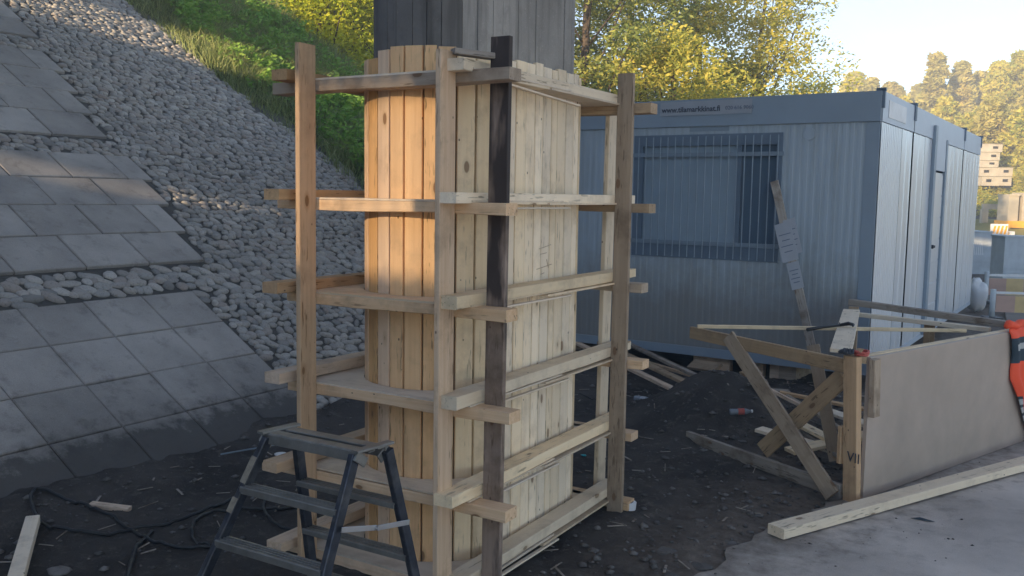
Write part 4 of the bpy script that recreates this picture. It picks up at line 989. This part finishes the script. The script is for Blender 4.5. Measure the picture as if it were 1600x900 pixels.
# bottles
def bottle(pos, ang, label, cap, lab, L=.20, r=.030):
    t = thing('plastic_bottle', label, 'bottle', pos, 'bottles dropped on the soil'); d = V((math.cos(ang), math.sin(ang), .05)).normalized()
    def seg(name, st, mat):
        mb = MB(); mb.tube([pos + d * (u * L) + V((0, 0, r)) for u, _ in st], [q * r for _, q in st], 14); mb.build(name, mat, t, smooth=True)
    seg('body', [(0, .5), (.01, .85), (.06, .98), (.35, .9), (.38, .93)], M_PET); seg('wrapper', [(.36, .97), (.37, .99), (.62, .99), (.63, .97)], lab); seg('neck', [(.62, .94), (.70, .96), (.82, .6), (.90, .38), (.94, .38)], M_PET); seg('cap', [(.925, .45), (.93, .48), (.995, .48), (1, .44)], cap)
p = on(1140, 636, .22); p.z = zg(p.x, p.y) + .004; bottle(p, .55, 'clear plastic bottle with red label lying on the dark soil mound', M_WHITE, M_RED, .155, .022)
p = on(992, 628, .03); p.z = zg(p.x, p.y) + .004; bottle(p, -.25, 'squashed clear bottle with a pinkish red end, on the soil between formwork and mound', M_RED, M_PAPER, .17, .024)
p = on(977, 793, .02); t = thing('tape_roll', 'white roll with dark core lying against the foot of the right-hand formwork post', 'tape roll', (p.x, p.y, zg(p.x, p.y)))
mb = MB(); c = V((p.x + .01, p.y + .02, zg(p.x, p.y) + .022)); mb.tube([c + V((0, 0, -.018)), c + V((.004, 0, .018))], .036, 20); mb.build('roll', M_WHITE, t); mb = MB(); mb.tube([c + V((.004, 0, .0185)), c + V((.005, 0, .0215))], .022, 16); mb.build('core', M_BLACK, t)
p = on(912, 709, .02); tag(lump((p.x, p.y, zg(p.x, p.y)), .020, .014, .006, 3, M_TEAL, 'plastic_scrap', None, 10, 6), 'tiny turquoise plastic scrap on the soil seen through the formwork rails', 'scrap')
p = on(1440, 810, .02); 
mb = MB(); mb.add([(p.x - .05, p.y - .012, .0165), (p.x + .04, p.y - .018, .018), (p.x + .06, p.y, .0165), (p.x - .01, p.y + .015, .020)], [(0, 1, 2, 3)]); o = mb.build('leaf_scrap', M_NAVY); so = o.modifiers.new('t', 'SOLIDIFY'); so.thickness = .0012; tag(o, 'small dark flat scrap lying on the asphalt beside the long timber', 'scrap')
# cables
def cable(name, pts, r, label, n=90):
    P_ = [on(x, y, .0) for x, y in pts]; out = []
    for i in range(len(P_) - 1):
        p0, p1, p2, p3 = P_[max(0, i - 1)], P_[i], P_[i + 1], P_[min(len(P_) - 1, i + 2)]
        for k in range(10):
            t = k / 10; q = ((p1 * 2) + (p2 - p0) * t + (p0 * 2 - p1 * 5 + p2 * 4 - p3) * t * t + (p1 * 3 - p0 - p2 * 3 + p3) * t ** 3) * .5; q.z = zg(q.x, q.y) + r * 1.0 + (.012 * math.sin(i * 1.9) ** 2); out.append(q)
    mb = MB(); mb.tube(out, r, 7); return tag(mb.build(name, M_BLACK, smooth=True), label, 'cable')
cable('cable', [(385, 772), (330, 800), (265, 822), (215, 828), (140, 842), (80, 836), (52, 815), (52, 795), (75, 790), (125, 800), (185, 818), (225, 842), (270, 858), (330, 858), (352, 845), (340, 832)], .0085, 'black cable looping over the soil from the ladder towards the bottom left')
cable('cable', [(415, 778), (412, 800), (425, 822), (460, 832), (500, 828), (470, 800), (430, 803), (370, 802), (330, 806), (305, 822), (300, 838), (312, 852), (330, 858)], .0075, 'black cable coiled on the ground behind the step ladder')
cable('cable', [(238, 832), (222, 850), (210, 872), (202, 900), (196, 930)], .0095, 'short thick grey hose running out of the bottom of the picture left of the ladder')
cable('cable', [(905, 615), (935, 628), (955, 622), (935, 655), (905, 668)], .005, 'thin dark wire on the soil behind the formwork')
# stones
def rock(px, py, s_, lb, seed, name='stone', fl=.5):
    p = on(px, py, .01); o = lump((p.x, p.y, zg(p.x, p.y) - s_ * .15), s_, s_ * .75, s_ * fl * .5, seed, M_ROCK, name, None, 14, 8, .18); tag(o, lb, 'stone')
rock(92, 893, .055, 'flat grey stone beside the squared timber at the bottom left', 4); rock(1040, 862, .065, 'flat pale stone on the soil left of the asphalt edge', 6, fl=.3); rock(1160, 700, .03, 'small stone in front of the low rail of the timber frame', 7)
rock(1095, 885, .05, 'dark lump of broken asphalt at the corner of the paved edge', 9, fl=.4); rock(1180, 660, .022, 'small round stone on the flank of the soil mound', 10); rock(1215, 777, .022, 'small stone near the foot of the diagonal brace', 15)
for k, (x, y, sz) in enumerate([(-1.17, 3.66, .030), (-1.24, 3.82, .022), (-1.20, 4.05, .034), (-1.13, 4.33, .020), (-1.19, 4.48, .028), (-1.05, 4.60, .024), (-1.28, 3.50, .040), (-1.36, 3.95, .018), (-1.42, 4.25, .026), (-1.30, 4.62, .020)]):
    o = lump((x, y, zg(x, y) - sz * .2), sz, sz * .7, sz * .28, 40 + k, M_ROCK, 'broken_chunk', None, 9, 6, .22)
    tag(o, ['small broken chunk at the pavement edge, right of the flat pale stone', 'broken chunk wedged against the nearest corner of the ragged pavement', 'largest broken chunk touching the ragged pavement edge', 'broken chunk in the notch of the pavement edge left of the long timber end', 'broken chunk level with the near end of the long timber', 'broken chunk at the pavement edge just before the foot of the diagonal brace', 'broad broken chunk lowest in the picture beside the pavement', 'little chunk a hand width left of the ragged pavement edge', 'lone broken chunk in the soil midway between pavement edge and right formwork post', 'small chunk in the soil below the low rail of the timber frame'][k], 'stone', 'broken chunks along the pavement edge')
n = 9000; X_ = rng.uniform(-4.3, -.2, n); Y_ = rng.uniform(1.8, 8.2, n)
dens = np.exp(-((X_ + 1.35) / .45) ** 2) + .35; k = rng.uniform(0, 1, n) < dens; X_, Y_ = X_[k], Y_[k]; Z_ = ground_z(X_, Y_)
vv, ff, kk = [], [], 0
oct_v = np.array([(1, 0, 0), (.3, .95, .1), (-.8, .5, 0), (-.7, -.6, 0), (.4, -.9, 0), (.1, .1, .8), (0, 0, -.5)]); oct_f = np.array([(0, 1, 5), (1, 2, 5), (2, 3, 5), (3, 4, 5), (4, 0, 5), (1, 0, 6), (2, 1, 6), (3, 2, 6), (4, 3, 6), (0, 4, 6)])
for x, y, z in zip(X_, Y_, Z_):
    over = x > np.interp(y, [3.2, 3.95, 4.6, 5, 6, 9], [-1.23, -1.17, -.97, -.80, -.42, -.2])
    if over and rng.uniform() < .72: continue
    if over: z = .012
    t = rng.uniform(0, 6.28); s_ = min(.030, rng.exponential(.0068) + .003) * (.45 if over else 1); c, q = math.cos(t), math.sin(t); Rm = np.array([[c, -q, 0], [q, c, 0], [0, 0, .7]])
    vv.append((oct_v * rng.uniform(.7, 1.2, (7, 1)) * s_) @ Rm.T + (x, y, z + s_ * .2)); ff.append(oct_f + kk); kk += 7
tag(put('gravel', fast_mesh('gravel', np.concatenate(vv), np.concatenate(ff), M_ROCK)), kind='stuff')

# splinters, bark and wood chips trodden into the soil
n = 220; X_ = rng.uniform(-4.2, -1.0, n); Y_ = rng.uniform(1.9, 8.0, n); mb = MB()
for x, y in zip(X_, Y_):
    z = zg(x, y); a = rng.uniform(0, 3.14); L_ = rng.uniform(.012, .06); dz = rng.normal(0, .006); mb.beam((x - L_ * math.cos(a), y - L_ * math.sin(a), z + .006 - dz), (x + L_ * math.cos(a), y + L_ * math.sin(a), z + .006 + dz), rng.uniform(.004, .012), .003)
tag(mb.build('wood_chips', W_WEATH), kind='stuff')

# ------------------------------------------------------------------ thin haze, added as a veil for lens glare and soft distance
mb = MB(); mb.box((-75, -45, -1.2), (75, 135, 24)); b = NB('added_haze_air'); b.t.nodes.remove(b.b); pv = b.n('VolumePrincipled'); pv.inputs['Color'].default_value = (.93, .96, 1, 1); pv.inputs['Density'].default_value = .006; pv.inputs['Anisotropy'].default_value = .0
b.l(pv.outputs[0], b.t.nodes['Material Output'].inputs['Volume']); tag(mb.build('added_haze_veil', b.m), kind='stuff')

# ------------------------------------------------------------------ far right: barriers, bag, crates, boxes on the hill
CR_ = V(tuple(CM[:, 0])); CR_.z = 0; CR_.normalize(); CF_ = V((CR_.y * -1, CR_.x, 0))
def fmtx(p, yaw=0):
    mm = Matrix.Identity(4)
    for i in range(3): mm[i][0] = CR_[i]; mm[i][1] = CF_[i]; mm[i][2] = (0, 0, 1)[i]; mm[i][3] = p[i]
    return mm @ Matrix.Rotation(yaw, 4, 'Z')
def gat(px, D): p = at(px, 315, D); p.z = 0.02; return p
# striped barriers
def barrier(px, D, h, w_, label, yaw=0):
    p = gat(px, D); t = thing('road_barrier', label, 'barrier', p, 'striped barriers right of the cabins'); M_ = fmtx(p, yaw)
    for x in (0, w_):
        mb = MB(); mb.tube([(x, 0, 0), (x, 0, h)], .035, 10); mb.build('post', M_GREYB, t, M_, True)
        mb = MB(); mb.box((x - .10, -.12, 0), (x + .10, .12, .05)); mb.build('foot', M_BLACK, t, M_)
    mb = MB(); mb.box((.035, -.015, h * .86), (w_ - .035, .015, h * .93)); mb.build('top_rail', M_WHITE, t, M_)
    mb = MB(); n_ = 6; 
    for k in range(n_): mb.box((.036 + k * (w_ - .072) / n_, -.012, h * .28), (.036 + (k + 1) * (w_ - .072) / n_, .012, h * .80), k % 2)
    mb.build('striped_board', [M_PINK, M_YEL], t, M_)
barrier(1562, 12.0, .42, 1.5, 'nearer of the two yellow and red striped barriers, just above the orange jacket', -.15)
barrier(1550, 14.0, .50, 1.6, 'farther striped barrier, partly hidden by the nearer one', -.1)
# white rubble bag
p = gat(1536, 13.2); t = thing('white_bag', 'slumped white sack leaning on the far corner of the cabins', 'bag', p)
M_BAG = M_WHITE; lump((p.x, p.y, 0), .16, .16, .22, 21, M_BAG, 'sack', t, 18, 12, .16); lump((p.x - .02, p.y, .30), .09, .09, .09, 23, M_BAG, 'sack_neck', t, 12, 8, .25)
def crate(name, px, D, w_, h, dpt, label, mat, slots=True, yaw=.0, z0=0., cat='crate', group=None):
    p = gat(px, D); p.z = z0; t = thing(name, label, cat, p, group); M_ = fmtx(p, yaw)
    mb = MB(); mb.box((0, 0, 0), (w_, dpt, h * .97)); mb.build('body', mat, t, M_)
    mb = MB(); mb.box((-.02, -.02, h * .97), (w_ + .02, dpt + .02, h)); mb.box((-.015, -.015, 0), (w_ + .015, -.001, h * .06)); mb.build('rim', mat, t, M_)
    if slots:
        mb = MB()
        for k in range(6): x = w_ * (.12 + .06 * k * 1.6); mb.add([(x, -.004, h * .45), (x + w_ * .04, -.004, h * .45), (x - w_ * .05, -.004, h * .72), (x - w_ * .09, -.004, h * .72)], [(0, 1, 2, 3)])
        mb.build('slots', M_WHITE, t, M_)
    for k in range(2): mb = MB(); mb.box((w_ * .05, -.008, h * (.2 + .09 * k)), (w_ * .95, -.0005, h * (.24 + .09 * k))); mb.build('rib', mat, t, M_)
crate('plastic_crate', 1521, 20, .46, .95, .8, 'blue-grey slatted plastic crate right behind the far corner of the cabins', M_GREYB)
crate('plastic_crate', 1555, 21, .25, .85, .6, 'narrow pale crate standing right of the slatted blue-grey one', M_WHITE, False)
crate('equipment_cabinet', 1575, 18, .60, .93, .5, 'pale blue-grey cabinet at the right edge, behind the striped barriers', M_GREYB, False, cat='cabinet')
p = gat(1562, 26); t = thing('striped_panel', 'small orange and white striped warning panel between the crates and the cabinet', 'panel', p); M_ = fmtx(p)
mb = MB(); mb.box((-.03, -.03, 0), (.03, .0, .5)); mb.build('stand', M_BLACK, t, M_); mb = MB(); mb.box((-.22, -.03, .5), (.28, 0, .95)); mb.build('panel', M_WHITE, t, M_)
mb = MB()
for k in range(4): x = -.20 + k * .11; mb.add([(x, -.034, .55), (x + .06, -.034, .55), (x + .14, -.034, .90), (x + .08, -.034, .90)], [(0, 1, 2, 3)])
mb.build('stripe', M_YORG, t, M_)
# sunlit frame and machine farther back
p = gat(1534, 42); p.z = -.0; t = thing('precast_frame', 'sunlit cream window-like frame standing beyond the crates', 'frame', p); M_ = fmtx(p)
for nm_, lo, hi in (('bottom_member', (0, 0, .30), (1.5, .2, .55)), ('top_member', (.1, 0, 1.25), (1.5, .2, 1.5)), ('side_member', (.05, 0, .55), (.35, .2, 1.25)), ('side_member', (1.2, 0, .55), (1.5, .2, 1.25)), ('support', (.2, 0, 0), (.4, .2, .3)), ('support', (1.1, 0, 0), (1.3, .2, .3))):
    mb = MB(); mb.box(lo, hi); mb.build(nm_, M_CREAM, t, M_)
p = gat(1578, 40); t = thing('yellow_machine', 'cream and yellow construction machine at the right edge under the hill', 'machine', p); M_ = fmtx(p)
for nm_, lo, hi, mt in (('base', (0, 0, .2), (2.4, 1.2, .75), M_YORG), ('housing', (0, .1, .75), (.45, 1., 1.85), M_CREAM), ('housing', (.62, .1, .75), (.95, 1., 2.0), M_CREAM), ('housing', (1.15, .1, .75), (2.2, 1., 2.1), M_CREAM), ('cap', (0, .05, 1.85), (.47, 1.05, 1.93), M_CREAM), ('track', (.1, -.1, 0), (2.2, .3, .45), M_BLACK)):
    mb = MB(); mb.box(lo, hi); mb.build(nm_, mt, t, M_)
# orange and white clutter strip
p = gat(1518, 38); t = thing('barrier_row', 'low row of orange and white barrier blocks in the sun beyond the crates', 'barrier', p); M_ = fmtx(p)
for k in range(7):
    mb = MB(); mb.add([(k * .28, 0, 0), (k * .28 + .26, 0, 0), (k * .28 + .22, .0, .36), (k * .28 + .04, 0, .36), (k * .28, .3, 0), (k * .28 + .26, .3, 0), (k * .28 + .22, .2, .36), (k * .28 + .04, .2, .36)], [(0, 1, 2, 3), (1, 5, 6, 2), (5, 4, 7, 6), (4, 0, 3, 7), (3, 2, 6, 7)]); mb.build('block', M_WHITE if k % 2 == 0 else M_YORG, t, M_)
# boxes stacked on the hill
def hbox(px0, px1, py0, py1, D, holes, lb):
    a = at(px0, py1, D); b = at(px1, py1, D); w_ = (b - a).length; h = at(px0, py0, D).z - a.z; p = a
    t = thing('white_box', lb, 'box', p, 'white boxes stacked on the hillside'); M_ = fmtx(p)
    mb = MB(); mb.box((0, .06, 0), (w_, 1.2, h * .96)); 
    mb.box((0, 0, 0), (w_, .06, h * .38)); mb.box((0, 0, h * .68), (w_, .06, h * .96))
    xs_ = [0]
    for q in holes: xs_ += [w_ * q - .16, w_ * q + .16]
    xs_.append(w_)
    for k in range(0, len(xs_), 2): mb.box((xs_[k], 0, h * .38), (xs_[k + 1], .06, h * .68))
    mb.build('body', M_CREAM, t, M_)
    for q in holes:
        mb = MB(); mb.box((w_ * q - .158, .05, h * .384), (w_ * q + .158, .059, h * .676)); mb.build('opening', M_SEAM, t, M_)
    mb = MB(); mb.box((-.05, -.05, h * .96), (w_ + .05, 1.25, h)); mb.build('lid', M_WEATHC, t, M_)
M_WEATHC = flatmat('box_lid', (.34, .30, .22), .8)
for row_ in [(1534, 1561, 275, 290, 52, [.4], 'bottom left white box of the stack on the hill'), (1561, 1580, 275, 290, 52, [.5], 'bottom right white box of the stack on the hill'),
             (1530, 1562, 261, 275, 52.3, [.35], 'wide box in the second row from the bottom, left'), (1562, 1582, 261, 275, 52.3, [.5], 'box in the second row from the bottom, right'),
             (1526, 1560, 250, 261, 52.6, [.7], 'shaded box in the third row from the bottom'), (1524, 1562, 237, 250, 52.9, [.75], 'box in the fourth row from the bottom'), (1524, 1566, 224, 237, 53.2, [.75], 'topmost white box of the stack on the hill')]:
    hbox(*row_)
mb = MB(); a = at(1524, 290, 51.8); g_ = float(hill_z(np.array([a.x]), np.array([a.y]))[0]); M_ = fmtx(a)
mb.box((0, .05, -(a.z - g_) - .5), (2.3, 2.6, -.001)); tag(mb.build('stone_terrace', M_HILL), 'grassy terrace carrying the stack of white boxes', 'terrace')
